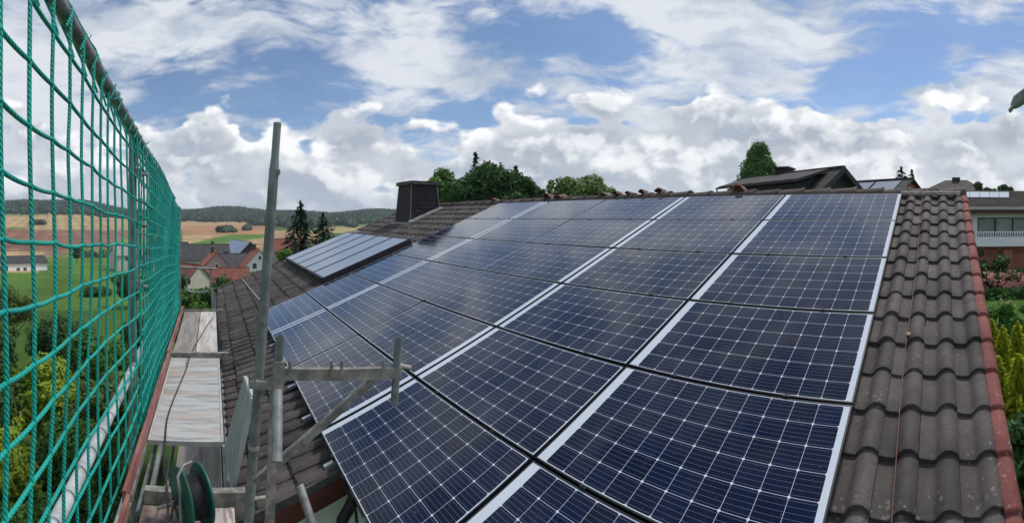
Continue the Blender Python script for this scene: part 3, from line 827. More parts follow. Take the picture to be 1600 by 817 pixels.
# loose clay pieces along the ridge
def lump(px, w, h, lab, mt='clay_piece', tiltk=.2, ln=.22, dz=0.):
    t_ = (px - XR) / F0; y = (RX + .02) / math.tan(t_); zc = RZ + .085 + dz; h *= .62; tiltk *= .5
    vs = []; fs = []; sg = 8
    for th in (0, 1):
        for i in range(2):
            for k in range(sg + 1):
                a = PI * (.08 + .84 * k / sg); rr = (w / 2) * (1 - th * .16)
                vs.append((RX + (i - .5) * ln + rng.normal() * .006, y + math.cos(a) * rr + i * .03, zc + math.sin(a) * h * (1 - th * .2) + rng.normal() * .004 - (i - .5) * tiltk * ln))
    m_ = sg + 1
    for k in range(sg):
        fs += [(k, k + 1, m_ + k + 1, m_ + k), (2 * m_ + k, 3 * m_ + k, 3 * m_ + k + 1, 2 * m_ + k + 1), (k, 2 * m_ + k, 2 * m_ + k + 1, k + 1), (m_ + k, m_ + k + 1, 3 * m_ + k + 1, 3 * m_ + k)]
    fs += [(0, m_, 3 * m_, 2 * m_), (sg, 2 * m_ + sg, 3 * m_ + sg, m_ + sg)]
    tag(MB().add(vs, fs, False).build('loose_ridge_tile', M[mt], None, loc=(RX, y, zc)), lab, 'roof tile', 'loose clay pieces lying on the ridge')
lump(775, .18, .10, 'small reddish clay piece on the ridge, closest to the chimney')
lump(859, .26, .16, 'weathered clay piece on the ridge, first of a close pair below the round tree')
lump(877, .26, .11, 'low clay piece on the ridge, second of a close pair below the round tree', tiltk=-.2)
lump(948, .15, .10, 'pale grey mortar lump on the ridge beside red clay pieces', 'mortar')
lump(967, .15, .13, 'reddish clay piece on the ridge, next to the pale mortar lump')
lump(986, .12, .10, 'smallest clay piece in the spaced row on the ridge')
lump(1008, .15, .13, 'reddish clay piece on the ridge, last but one before the bare ridge')
lump(1035, .18, .15, 'reddish clay piece with a broken edge, largest of the spaced row on the ridge')
lump(1158, .19, .16, 'orange brown half-round tile lying open on the ridge before the dark house', 'orange_clay', ln=.26)
# mortar bedding under the ridge caps at the bare end
b = MB(); vs = []; n_ = 60
for k in range(n_):
    y = -.30 + .85 * k / (n_ - 1); w_ = .016 + .012 * rng.random()
    for (dx, dz) in ((-.150 - w_, -.012), (-.140 - w_, .022 + w_ * .5), (-.115, .050), (-.09, .03)): vs.append((RX + dx + rng.normal() * .004, y, RZ + dz + rng.normal() * .004))
b.add(vs, [(4 * k + j, 4 * k + j + 1, 4 * k + j + 5, 4 * k + j + 4) for k in range(n_ - 1) for j in range(3)], True)
b.build('ridge_mortar', M['mortar'], house)

# ------------------------------------------------------------------ scaffold
DZ = -2.1
scaf = thing('scaffold', 'galvanised scaffold along the eave with its decks, standards and rails', 'scaffold', (-.3, 6, gz(-.3, 6)))
XL, XRt = -.60, .085
def deck(ya, yb, xs, z=DZ, th=.035, name='deck'):
    for (xa, xb, m_) in xs: MB().box((xa, ya, z - th), (xb, yb, z)).build(name, M[m_], scaf)
s_of = lambda py, h=-DZ: F0 * h / (py - Y0)
yE, yT, yP, yQ = s_of(487), s_of(558), s_of(689), s_of(778)
deck(yT + .05, yE, [(XL, -.262, 'plank_grey'), (-.248, XRt, 'plank_pale')])
deck(yP, yT - .05, [(XL + .02, XRt, 'plank_light')])
b = MB()                                                         # rim of the near platform
b.box((XL - .005, yP, DZ - .045), (XL + .018, yT - .05, DZ + .006)); b.box((XRt + .002, yP, DZ - .045), (XRt + .024, yT - .05, DZ + .006)); b.box((XL - .005, yP - .025, DZ - .04), (XRt + .024, yP - .002, DZ + .004))
b.build('platform_rim', M['ply_edge'], scaf)
deck(.2, yQ - .12, [(-.50, -.02, 'plank_brown'), (.0, .16, 'plank_pale')])
for yq, w, hh in ((yE + .03, .05, .06), (yT, .07, .09), (yQ - .04, .07, .10)):
    MB().box((XL - .02 if yq > 4 else -.50, yq - w / 2, DZ - .02), (XRt + .16, yq + w / 2, DZ - .02 + hh)).build('transom', M['galv_dirty'], scaf)
# lower lift seen through the open bay
deck(3.5, 10, [(-.46, .10, 'plank_pale'), (.14, .30, 'plank_brown')], z=-3.2)
for x, z in ((-.56, -2.25), (-.42, -2.5), (.14, -2.3)): MB().tube([(x, yQ, z), (x, yT, z)], .022, 10).build('ledger', M['galv'], scaf)
for x in (-.62, -.47, .11): MB().beam((x, yQ, DZ - .04), (x, yP - .04, DZ - .04), .035, .06).build('bearer', M['galv'], scaf)
# toe boards
for k, (ya, yb, dx) in enumerate(((3.28, 6.7, .0), (6.8, yE, -.02), (.5, 3.24, .035))):
    MB().box((XL - .045 + dx, ya, DZ + .0), (XL - .015 + dx, yb, DZ + .125)).build('toe_board', M['toe'], scaf)
# outer guard rail, ledger, posts
NX = -.76
def rail_top(y): return 1.07 - .108 * (y - 2.27)
MB().tube([(NX, .2, rail_top(.2)), (NX, 5.9, rail_top(5.9))], .044, 14).build('guard_rail', M['galv'], scaf)
MB().tube([(NX, 5.86, rail_top(5.86) + .01), (NX + .02, 9.0, rail_top(9.0) + .02)], .036, 12).build('guard_rail', M['galv'], scaf)
MB().tube([(NX - .06, .3, -1.68), (NX - .05, yE + .1, -1.42)], .045, 12).build('guard_rail', M['white_rail'], scaf)
MB().tube([(NX + .04, .3, -2.42), (NX + .07, 4.2, -2.30)], .045, 12).build('guard_rail', M['white_rail'], scaf)
MB().tube([(NX + .06, 4.25, -2.26), (NX + .08, yE, -2.1)], .038, 12).build('guard_rail', M['white_rail'], scaf)
for y, top in ((4.80, rail_top(4.8) + .05), (10.25, .22), (-.8, 1.2)):
    MB().tube([(NX + (-.07 if y < 9 else .045), y, -9.5), (NX + (-.07 if y < 9 else .045), y, top)], .043 if y < 9 else .026, 12).build('standard', M['galv_dark'], scaf)
for py in (444, 350, 270):   # couplers on the post
    p = Vector((NX - .03, 4.8, (Y0 - py) / F0 * 4.86)); MB().box(p - Vector((.06, .05, .045)), p + Vector((.06, .05, .045))).tube([p + Vector((0, 0, -.02)), p + Vector((.12, -.03, -.02))], .016, 8).build('coupler', M['galv_dirty'], scaf)
# end guard frame with rounded corner
p = lambda px, py: at(px, py, 10.35)
MB().tube([p(281, 417), p(338, 420)], .024, 10).build('end_rail', M['galv'], scaf)
MB().tube([p(330, 420), p(329, 445), p(326, 453), p(318, 457), p(298, 456), p(289, 452)], .022, 10).tube([p(291, 419), p(292, 452)], .018, 8).build('end_rail', M['galv'], scaf)
MB().tube([at(331, 452, 10.4), at(333, 490, 10.3)], .03, 10).build('standard', M['galv_dark'], scaf)

# tall inner standard
a0, a1 = at(433.5, 192, 2.85), at(388, 817, 2.85); dv = (a1 - a0)
stt = thing('scaffold_pole', 'tall leaning galvanised scaffold pole standing between deck and roof', 'scaffold pole', a1 + dv * 1.0)
MB().tube([a1 + dv * 1.0, a0 + dv * .115], .031, 16).tube([a0 + dv * .13, a0 + dv * .09], [.031, .0255], 14, hollow=False).build('tube', M['galv_dark'], stt)
MB().tube([a0 + dv * .10, a0], .0245, 16, hollow=True).build('spigot', M['galv_dark'], stt)
q_ = a0 + dv * .125; MB().box(q_ - Vector((-.018, .034, .012)), q_ + Vector((.036, 0, .02))).build('pin', M['galv_dirty'], stt)
for f in (.5, .655, .81):
    q_ = a0 + dv * f; MB().tube([q_ - dv.normalized() * .012, q_ + dv.normalized() * .012], .034, 16).build('collar', M['galv_dirty'], stt)

# console bracket
YB = 2.62
def bp(px, py, y=YB):
    t_ = (px - XR) / F0; r = y / math.cos(t_); return at(px, py, r)
br = thing('scaffold_bracket', 'rusty white-stained scaffold bracket reaching over the lower solar panels', 'scaffold bracket', bp(433, 817))
MB().beam(bp(440, 583), bp(626, 581), .045, .066).build('cross_beam', M['galv_dirty'], br)
MB().tube([bp(433, 606), bp(437.5, 525)], .0255, 14, hollow=True).build('spigot', M['galv_dark'], br)
MB().tube([bp(616, 633), bp(622.5, 528)], .024, 14, hollow=True).build('end_post', M['galv_dark'], br)
MB().beam(bp(433, 607), bp(436, 563), .062, .062, up=(0, 1, 0)).build('socket', M['galv_dirty'], br)
MB().beam(bp(399, 600), bp(432, 601), .05, .045).build('clamp_arm', M['galv_dirty'], br)
cl = a0 + dv * ((600 - 192) / 625.)
MB().tube([cl - dv.normalized() * .026, cl + dv.normalized() * .026], .043, 16).box(cl + Vector((-.06, -.02, -.02)), cl + Vector((-.03, .03, .02))).build('clamp_ring', M['galv_dirty'], br)
MB().tube([bp(434, 610, YB - .05), bp(433, 722, YB - .26)], .0285, 18, hollow=True).build('inner_tube', M['galv'], br)
MB().beam(bp(430, 600), bp(418, 900, YB - .02), .052, .045, up=(0, 1, 0)).build('upright', M['galv_dirty'], br)
MB().beam(bp(583, 592, YB + .03), bp(398, 752, YB + .07), .042, .042).build('brace', M['galv_dirty'], br)
for px in (453, 518, 534, 599):
    MB().beam(bp(px, 588, YB - .027), bp(px, 566, YB - .027), .018, .008, up=(0, 1, 0)).tube([bp(px, 570, YB - .03), bp(px, 563, YB - .03)], .007, 6).build('pin', M['galv_dirty'], br)
MB().tube([bp(624, 571), bp(641, 575)], .016, 10).build('side_pin', M['galv_dirty'], br)
tag(MB().tube([at(468, 758, 3.3), at(492, 830, 3.15), at(515, 900, 3.1)], .031, 14).build('scaffold_tube', M['galv'], None, loc=at(515, 900, 3.1)), 'short steel tube leaning up against the red fascia corner', 'scaffold tube')
MB().tube([at(392, 780, 2.9), at(418, 777, 2.95)], .014, 8).build('locking_bar', M['galv_dirty'], stt)

# grey board standing on the deck edge
E_, D_, A_, B_ = at(357, 689, 4.25), at(367, 764, 3.55), at(385.5, 591, 4.22), at(398, 622, 3.5)
D_.z = E_.z = DZ + .005
nrm = (D_ - E_).cross(A_ - E_).normalized()
gb = thing('leaning_deck_board', 'grey ribbed deck board propped on edge beside the tall pole', 'deck board', E_)
MB().slab([E_, D_, B_, A_], nrm * .03).build('board', M['grey_board'], gb)
b = MB()
for k in range(1, 9):
    f = k / 9; b.beam(E_.lerp(A_, f) + nrm * -.003, D_.lerp(B_, f) + nrm * -.003, .006, .004, up=nrm)
    b.beam(E_.lerp(A_, f) + nrm * .033, D_.lerp(B_, f) + nrm * .033, .006, .004, up=nrm)
b.build('rib', M['ply_edge'], gb)
b = MB(); b.beam(E_ + nrm * .015, D_ + nrm * .015, .034, .034, up=nrm); b.beam(A_ + nrm * .015, B_ + nrm * .015, .034, .034, up=nrm); b.beam(D_ + nrm * .015, B_ + nrm * .015, .034, .034, up=nrm)
b.build('edge_profile', M['ply_edge'], gb)

# ------------------------------------------------------------------ cable reel
rc = at(300, 777, 3.05); ax = Vector((math.cos(.44), math.sin(.44), .03)).normalized(); u_ = Vector((0, 0, 1)); s_ = ax.cross(u_).normalized(); u_ = s_.cross(ax)
reel = thing('cable_reel', 'dark green cable reel with black cable standing on the scaffold deck', 'cable reel', (rc.x, rc.y, DZ))
RR = .198
for sg_ in (-1, 1):
    c_ = rc + ax * .07 * sg_; b = MB()
    b.tube([c_ - ax * .008, c_ - ax * .004, c_ + ax * .004, c_ + ax * .008], [RR * .985, RR, RR, RR * .985], 48)
    b.tube([c_ + ax * sg_ * .008, c_ + ax * sg_ * .014], [RR * .9, RR * .5], 40)
    b.build('drum_flange', M['green_plastic'], reel)
b = MB()
hel = []
for layer, n_ in ((.122, 8), (.131, 8)):
    for k in range(n_ * 20 + 1):
        a = 2 * PI * k / 20; f = k / (n_ * 20); f = f if layer < .125 else 1 - f
        rr = layer + .003 * math.sin(k * .7)
        hel.append(rc + ax * (-.057 + .114 * f + .004 * math.sin(a + k * .05)) + (s_ * math.cos(a) + u_ * math.sin(a)) * rr)
b.tube(hel, .0062, 6); b.tube([rc - ax * .06, rc + ax * .06], .112, 24); b.build('wound_cable', M['black_rubber'], reel)
b = MB(); hl = rc - ax * .115
b.tube([hl + u_ * -.21 + s_ * .07, hl + u_ * -.05 + s_ * .09, hl + u_ * .12 + s_ * .08, hl + u_ * .19 + s_ * .05, hl + u_ * .225 + ax * .06, hl + u_ * .235 + ax * .12], .0105, 10)
b.tube([hl + u_ * -.21 + s_ * -.13, hl + u_ * -.02 + s_ * -.03, hl + s_ * .08 + u_ * .0], .0105, 10); b.tube([hl + u_ * -.205 + s_ * .07, hl + u_ * -.205 + s_ * -.13], .0105, 10)
b.build('carry_frame', M['galv'], reel)
MB().tube([rc - ax * .08, rc - ax * .128], [.045, .035], 16).build('hub', M['black'], reel)
cr = rc - ax * .13; MB().tube([cr, cr - ax * .015 + s_ * .02, cr - ax * .03 - u_ * .05 + s_ * -.06, cr - ax * .09 - u_ * .055 + s_ * -.065], .0125, 10).build('crank', M['galv_dirty'], reel)
cpts = [(262, 812, .35), (262, 770, .12), (257, 735, .05), (258, 695, .02), (262, 652, .012), (277, 610, .012), (290, 580, .012), (295, 563, .05), (297, 556, .09), (302, 545, .012), (312, 528, .012), (326, 505, .012), (333, 496, .012)]
cp = []
for px, py, up_ in cpts:
    r = F0 * (-DZ - up_) / (py - Y0); cp.append(at(px, py, r))
# smooth the cable
def catmull(pts, n=6):
    out = []
    for i in range(len(pts) - 1):
        p0, p1, p2, p3 = pts[max(i - 1, 0)], pts[i], pts[i + 1], pts[min(i + 2, len(pts) - 1)]
        for k in range(n):
            t = k / n; out.append(.5 * ((2 * p1) + (p2 - p0) * t + (2 * p0 - 5 * p1 + 4 * p2 - p3) * t * t + (3 * p1 - p0 - 3 * p2 + p3) * t ** 3))
    return out + [pts[-1]]
tag(MB().tube(catmull(cp), .0075, 8).build('extension_cable', M['black_rubber'], None, loc=cp[4]), 'black extension cable trailing along the scaffold deck from the reel', 'cable')

# ------------------------------------------------------------------ green safety net
net_m = bpy.data.materials.new('green_net_rope'); net_m.use_nodes = True; T = NT(net_m.node_tree); bs = net_m.node_tree.nodes['Principled BSDF']
co = T.n('ShaderNodeTexCoord').outputs['Object']
wv = T.n('ShaderNodeTexWave', wave_type='BANDS', bands_direction='DIAGONAL'); T.put(wv.inputs[0], co); wv.inputs['Scale'].default_value = 26; wv.inputs['Distortion'].default_value = 1.5
c_ = T.mix(wv.outputs['Fac'], (.0, .21, .17), (.0, .40, .33)); c_ = T.mix(T.mr(T.noise(co, 1.5, 3), .35, .65, 0, .5), c_, (.005, .45, .36))
T.put(bs.inputs['Base Color'], c_); bs.inputs['Roughness'].default_value = .55
bpn = T.n('ShaderNodeBump'); bpn.inputs['Distance'].default_value = .003; T.put(bpn.inputs['Height'], wv.outputs['Fac']); T.put(bs.inputs['Normal'], bpn.outputs[0])


def net_layer(b, y0, y1, pitch, rad, xoff, seed, zb=-2.12, top=None, seg=6, rows=13):
    rs = np.random.default_rng(seed); top = top or (lambda y: rail_top(y) + .03)
    cols = int((y1 - y0) / pitch) + 1
    G = np.zeros((rows + 1, cols, 3))
    w1 = rs.normal(size=(rows + 1, cols)) * .006
    for i in range(rows + 1):
        for j in range(cols):
            y = y0 + j * pitch
            # mesh bunches a little between ties
            yb_ = y + .030 * math.sin(y * 2.2 + i * .12 + seed) + .006 * rs.normal()
            zt_ = top(y); z = zt_ + (zb - zt_) * (i / rows) + .010 * math.sin(y * 1.6 + i * .4) + w1[i, j]
            G[i, j] = (NX + xoff + .016 * math.sin(y * 1.9 + i * .25 + seed) + .008 * math.sin(i * .9 + y), yb_, z)
    def sag(p, q, amt, n=4):
        return [p.lerp(q, t) + Vector((0, 0, -amt * 4 * t * (1 - t))) for t in np.linspace(0, 1, n + 1)[:-1]]
    for i in range(rows + 1):
        pts = []
        for j in range(cols - 1): pts += sag(Vector(G[i, j]), Vector(G[i, j + 1]), .004 * (1 + rs.random()))
        pts.append(Vector(G[i, -1])); b.tube(pts, rad, seg, cap=False)
    for j in range(cols):
        pts = [Vector(G[i, j]) for i in range(rows + 1)]
        pts = catmull(pts, 3); b.tube(pts, rad, seg, cap=False)
        if seg >= 6:
            for i in range(1, rows):
                p = Vector(G[i, j]); b.tube([p + Vector((0, 0, rad * 1.5)), p, p - Vector((0, 0, rad * 1.5))], [rad * .7, rad * 1.45, rad * .7], 6)
    return G


net = thing('safety_net', 'green rope safety net hung from the top rail along the scaffold', 'safety net', (NX, 6, DZ))
b = MB(); G = net_layer(b, .45, 5.7, .262, .0108, .015, 3)
topf = lambda y: rail_top(y) + .02 - .35 * max(0, (y - 8.2) / 2) * max(0, (10.3 - y)) * .5
net_layer(b, 5.6, 10.2, .16, .0105, .02, 5, seg=5, top=topf, rows=20); net_layer(b, 4.5, 10.2, .17, .0095, .05, 8, seg=4, top=topf, rows=18); net_layer(b, 6.8, 10.2, .13, .0095, .0, 9, seg=4, top=topf, rows=20)
b.build('mesh', net_m, net)
# cord wound round the rail
b = MB(); pts = []
for k in range(0, 330):
    y = .9 + k * .0155; a = k * .30
    w_ = .052 + (.006 * math.sin(k * .13))
    pts.append(Vector((NX + math.cos(a) * w_, y, rail_top(y) + math.sin(a) * w_)))
seg_ = [pts[i:i + 24] for i in range(0, 320, 40)]
for s in seg_[1::3]: b.tube(s[:16], .008, 6)
for y in np.arange(.7, 8.9, .262):
    zz = rail_top(y); b.tube([Vector((NX + .02, y, zz - .09)), Vector((NX + .052, y + .02, zz)), Vector((NX, y + .05, zz + .052)), Vector((NX - .052, y + .08, zz)), Vector((NX - .01, y + .12, zz - .10)), Vector((NX + .015, y + .15, zz - .2))], .0085, 6)
b.build('lacing', net_m, net)
for y in (2.75, 3.5, 4.6, 5.2, 6.8, 7.6):
    zz = rail_top(y) + .045; b = MB()
    for k in range(5): b.tube([Vector((NX, y, zz)), Vector((NX + rng.normal() * .03, y + rng.normal() * .03, zz + .03 + .03 * rng.random()))], .003, 4)
    b.build('frayed_tie', net_m, net)

# arm at the right edge of the photograph
arm = thing('wall_arm', 'grey metal arm with a flattened pale tip jutting in high at the right edge', 'arm', (3.3, -1.6, -4))
e0, e1, e2 = at(1577, 174, 3.0), at(1590, 158, 3.0), at(1640, 120, 3.1)
MB().beam(e0, e1.lerp(e0, .2), .05, .012, up=(.3, 1, .2)).build('tip', M['galv'], arm)
MB().tube([e0.lerp(e1, .45), e1, e2], [.022, .042, .045], 12).build('sleeve', M['galv_dark'], arm)
MB().tube([e2, Vector((3.3, -1.5, e2.z)), Vector((3.3, -1.6, -4.2))], .04, 12).build('post', M['galv_dark'], arm)
q_ = at(1587, 163, 2.96); MB().tube([q_, q_ + (q_ - Vector((0, 0, 0))).normalized() * .03], .010, 8).build('rivet', M['galv'], arm)


# ------------------------------------------------------------------ buildings
def gable_house(name, label, loc, rot, L, Wd, hw, hr, wall, roofm, over=.4, windows=(), chim=None, group=None, gw=None):
    """ridge along local x; loc = centre at ground; windows: (side, u, z, w, h) side in 'l','r','n','f'"""
    root = thing(name, label, 'house', loc, group)
    Mx = Matrix.Translation(Vector(loc)) @ Matrix.Rotation(rot, 4, 'Z')
    P = lambda x, y, z: Mx @ Vector((x, y, z))
    pr = [(-Wd / 2, -2), (Wd / 2, -2), (Wd / 2, hw), (0, hw + hr), (-Wd / 2, hw)]
    MB().slab([P(-L / 2, y, z) for y, z in pr], P(L / 2, 0, 0) - P(-L / 2, 0, 0)).build('wall', M[wall], root)
    if gw: MB().slab([P(L / 2 + .01, -Wd / 2 * .98, hw), P(L / 2 + .01, Wd / 2 * .98, hw), P(L / 2 + .01, 0, hw + hr * .97)], P(.05, 0, 0) - P(0, 0, 0)).build('gable', M[gw], root)
    sl = hr / (Wd / 2); ey = Wd / 2 + over; ez = hw - over * sl
    b = MB()
    for sgn in (1, -1):
        b.slab([P(-L / 2 - over, 0, hw + hr + .12), P(L / 2 + over, 0, hw + hr + .12), P(L / 2 + over, sgn * ey, ez + .12), P(-L / 2 - over, sgn * ey, ez + .12)], P(0, 0, -.12) - P(0, 0, 0))
    ro = b.build('roof', M[roofm], root)
    MB().box((-L / 2 - over, -.12, hw + hr + .10), (L / 2 + over, .12, hw + hr + .2), Mx).build('ridge_tile', M[roofm], ro)
    for (sd_, u, z, w, h) in windows:
        if sd_ in 'lr':
            s = 1 if sd_ == 'r' else -1; y = s * (Wd / 2 + .02); lo = (u - w / 2, min(y, y - s * .06), z); hi = (u + w / 2, max(y, y - s * .06), z + h)
            f = MB().box((u - w / 2 - .08, min(y, y - s * .1) , z - .08), (u + w / 2 + .08, max(y, y - s * .1), z + h + .08), Mx).build('window', M['white_paint'], root)
            MB().box((lo[0], y if s > 0 else y - .02, z), (hi[0], y + .02 if s > 0 else y, z + h), Mx).build('pane', M['glass_dark'], f)
        else:
            s = 1 if sd_ == 'f' else -1; x = s * (L / 2 + (.07 if gw and s > 0 else .02))
            f = MB().box((min(x, x - s * .1), u - w / 2 - .08, z - .08), (max(x, x - s * .1), u + w / 2 + .08, z + h + .08), Mx).build('window', M['white_paint'], root)
            MB().box((x if s > 0 else x - .02, u - w / 2, z), (x + .02 if s > 0 else x, u + w / 2, z + h), Mx).build('pane', M['glass_dark'], f)
    if chim:
        cx, cy, cz = chim; MB().box((cx - .4, cy - .4, hw), (cx + .4, cy + .4, cz), Mx).box((cx - .46, cy - .46, cz), (cx + .46, cy + .46, cz + .12), Mx).build('chimney', M['capstone'], root)
    return root


def hp(px, r, dz=0.):
    p = az(px, r); return (p.x, p.y, gz(p.x, p.y) + dz)


def base_from(px, r, ztop, total): p = az(px, r); return (p.x, p.y, ztop - total)


# village down the slope
gable_house('village_house', 'white village house with a steep orange gable roof and two small windows', (10.6, 109., -16.), math.radians(90), 10, 7.3, 4.3, 4.2, 'white_wall', 'red_roof', .3,
            windows=[('n', 1.0, 4.3, .9, 1.2), ('n', -.2, 6.3, .6, .8), ('n', 1.9, 2.0, 1.6, 1.5), ('n', -1.6, 3.9, .8, 1.0), ('r', 2, 2.6, .8, 1.2)], chim=(1.5, .5, 9.3), group='village houses below the scaffold')
v = gable_house('village_barn', 'dark brown timber barn with a blue solar covered roof', (9.2, 146.7, -16.6), math.radians(109), 14.5, 9.2, 4.6, 4.3, 'brown_wall', 'dark_roof', .5,
            windows=[('n', 1.2, 3.4, 1.0, 1.2), ('r', -4.5, 3.0, 1.6, .9), ('r', -1.5, 3.0, 1.6, .9), ('r', 2, 3.0, 1.6, .9)], group='village houses below the scaffold')
p2 = Matrix.Translation(Vector((9.2, 146.7, -16.6))) @ Matrix.Rotation(math.radians(109), 4, 'Z')
MB().slab([p2 @ Vector(q) for q in ((-7.6, .15, 8.92), (7.6, .15, 8.92), (7.6, 5.0, 4.39), (-7.6, 5.0, 4.39))], (0, 0, .08)).build('solar_sheet', M['blue_pv'], v)
p = at(318, 418, 125)
gable_house('village_house', 'white walled house with a wide dark slate roof in the village', (p.x, p.y, p.z - .6), math.radians(8), 13, 8, 3.2, 3.6, 'white_wall', 'dark_roof', .5,
            windows=[('l', -3, 1.0, 1.2, 1.2), ('l', 0, 1.0, 1.2, 1.2), ('l', 3, 1.0, 1.2, 1.2)], chim=(2.5, .6, 7.5), group='village houses below the scaffold')
gable_house('village_house', 'small beige gabled house with a bright red roof side', (.6, 104., -15.6), math.radians(96), 8, 5.6, 5.0, 2.9, 'beige_wall', 'red_roof', .25,
            windows=[('n', 0, 4.6, .6, .8)], chim=(1, .4, 8.6), group='village houses below the scaffold')
p = at(296, 446, 92)
gable_house('village_house', 'cream house with a red roof just beyond the end of the net', (p.x - 1, p.y, p.z - 1.0), math.radians(-48), 9, 6.2, 2.6, 2.8, 'cream_wall', 'old_red', .3,
            windows=[('n', 0, 1.4, .8, 1.0)], group='village houses below the scaffold')
p = at(350, 444, 93)
gable_house('village_shed', 'low shed with a broad weathered red brown roof', (p.x, p.y + 2, p.z - 1.6), math.radians(2), 10, 7, 2.2, 2.4, 'brick', 'old_red', .3, windows=[('l', -2, .8, 1, .9), ('l', 2, .8, 1, .9)], group='village houses below the scaffold')
p = at(372, 425, 118)
gable_house('village_barn', 'long charcoal roofed barn behind the white house', (p.x - 1, p.y, p.z - 1.2), math.radians(20), 12, 7, 3, 2.8, 'brown_wall', 'dark_roof', .3, windows=[('l', -3, 1.2, 1, 1), ('l', 0, 1.2, 1, 1)], chim=(-2, .4, 6.4), group='village houses below the scaffold')
p = at(262, 412, 140)
gable_house('village_house', 'grey roofed white house seen through the far netting', (p.x, p.y, p.z - .6), math.radians(15), 12, 8, 3.4, 3.6, 'white_wall', 'dark_roof', .4, windows=[('l', -3, 1.2, 1, 1.2), ('l', 2, 1.2, 1, 1.2)], group='village houses below the scaffold')
p = at(205, 408, 150)
gable_house('village_house', 'pale house with light grey roof beyond the net post', (p.x, p.y, p.z - .6), math.radians(30), 12, 8, 3.0, 2.6, 'cream_wall', 'plank_grey', .4, windows=[('l', -3, 1.2, 1, 1.2), ('l', 2, 1.2, 1, 1.2)], group='village houses below the scaffold')
p = at(448, 408, 128)
gable_house('village_house', 'orange brown farmhouse half hidden behind the dark spruces', (p.x, p.y, p.z - 1), math.radians(10), 9, 7, 4.2, 3.0, 'beige_wall', 'old_red', .4, windows=[('l', -1.5, 2, 1, 1.2), ('l', 1.5, 2, 1, 1.2)], group='village houses below the scaffold')
p = at(28, 424, 150)
gable_house('farm_shed', 'long white farm shed with low dark grey roof on the meadow', (p.x, p.y, p.z - .4), math.radians(38), 17, 9, 3.6, 1.7, 'white_wall', 'dark_roof', .5,
            windows=[('l', -6, .3, 3.4, 2.4), ('l', -1, .6, 1.1, 1.5), ('l', 1.2, .6, 1.1, 1.5), ('n', 0, .4, 1.2, 1.8)])

# dark house uphill behind the ridge
def dark_house():
    r0 = 24.
    pk = at(1319, 261, r0); fl = at(1168, 277, 31.)       # ridge ends
    d = Vector((fl.x - pk.x, fl.y - pk.y, 0)); L = d.length; d.normalize(); side = Vector((-d.y, d.x, 0))
    if side.dot(Vector((pk.x, pk.y, 0))) > 0: side = -side        # towards us
    g = -5.; root = thing('dark_slate_house', 'dark house with brown tiled gable roof and long shed dormer above the ridge', 'house', (pk.x, pk.y, g))
    zr = pk.z; ht = .78
    P = lambda a, s, z: Vector((pk.x, pk.y, 0)) + d * a + side * s + Vector((0, 0, z))
    w2 = 5.6
    MB().slab([P(.5, -w2, g), P(.5, w2, g), P(.5, w2, zr - w2 * ht - .1), P(.5, 0, zr - .15), P(.5, -w2, zr - w2 * ht - .1)], d * (L - .8)).build('wall', M['slate_wall'], root)
    b = MB()
    for s in (1, -1):
        b.slab([P(0, 0, zr), P(L, 0, zr), P(L, s * (w2 + .5), zr - (w2 + .5) * ht), P(0, s * (w2 + .5), zr - (w2 + .5) * ht)], (0, 0, -.16))
    ro = b.build('roof', M['charcoal_tile'], root)
    b = MB()
    for s in (1, -1): b.beam(P(-.03, 0, zr - .12), P(-.03, s * (w2 + .5), zr - .12 - (w2 + .5) * ht), .05, .26)
    b.build('bargeboard', M['black'], root)
    MB().beam(P(0, 0, zr + .03), P(L, 0, zr + .03), .24, .1).build('ridge_tile', M['charcoal_tile'], ro)
    # shed dormer
    a0_, a1_, s1 = 1.4, L - .1, 1.9; zd = zr - .8
    MB().slab([P(a0_ - .5, .3, zr - .18), P(a1_, .3, zr - .18), P(a1_, s1 + .45, zd), P(a0_ - .5, s1 + .45, zd)], (0, 0, .14)).build('dormer_roof', M['charcoal_tile'], root)
    MB().slab([P(a0_, .6, zr - .4), P(a0_, s1, zd - .02), P(a0_, s1, zr - s1 * ht - .1)], d * (a1_ - a0_ - .4)).build('dormer_wall', M['slate_wall'], root)
    MB().beam(P(a0_ - .55, s1 + .5, zd + .03), P(a1_ + .1, s1 + .5, zd + .03), .1, .1).build('gutter', M['black'], root)
    e_ = P(a1_ + .1, s1 + .5, zd); MB().tube([e_, e_ + Vector((0, 0, -.35)) - d * .3, e_ + Vector((0, 0, -1.6)) - d * .3], .05, 8).build('downpipe', M['lead'], root)
    for a in (a0_ + 1.6, a0_ + 4.9):
        f = MB().slab([P(a, s1 + .03, zd - .45), P(a + 1.2, s1 + .03, zd - .45), P(a + 1.2, s1 + .03, zd - 1.3), P(a, s1 + .03, zd - 1.3)], side * .05).build('window', M['white_paint'], root)
        MB().slab([P(a + .1, s1 + .085, zd - .53), P(a + 1.1, s1 + .085, zd - .53), P(a + 1.1, s1 + .085, zd - 1.2), P(a + .1, s1 + .085, zd - 1.2)], side * .01).build('pane', M['glass_dark'], f)
    c_ = P(5.4, -.3, 0); MB().box((c_.x - .6, c_.y - .4, zr - .8), (c_.x + .6, c_.y + .4, zr + .3)).box((c_.x - .7, c_.y - .5, zr + .3), (c_.x + .7, c_.y + .5, zr + .42)).build('chimney', M['slate_clad'], root)
    q_ = P(.45, 1.9, zr - 2.05); MB().box((q_.x - .1, q_.y - .1, q_.z - .12), (q_.x + .1, q_.y + .1, q_.z + .12)).build('gable_lamp', M['black'], root)


dark_house()

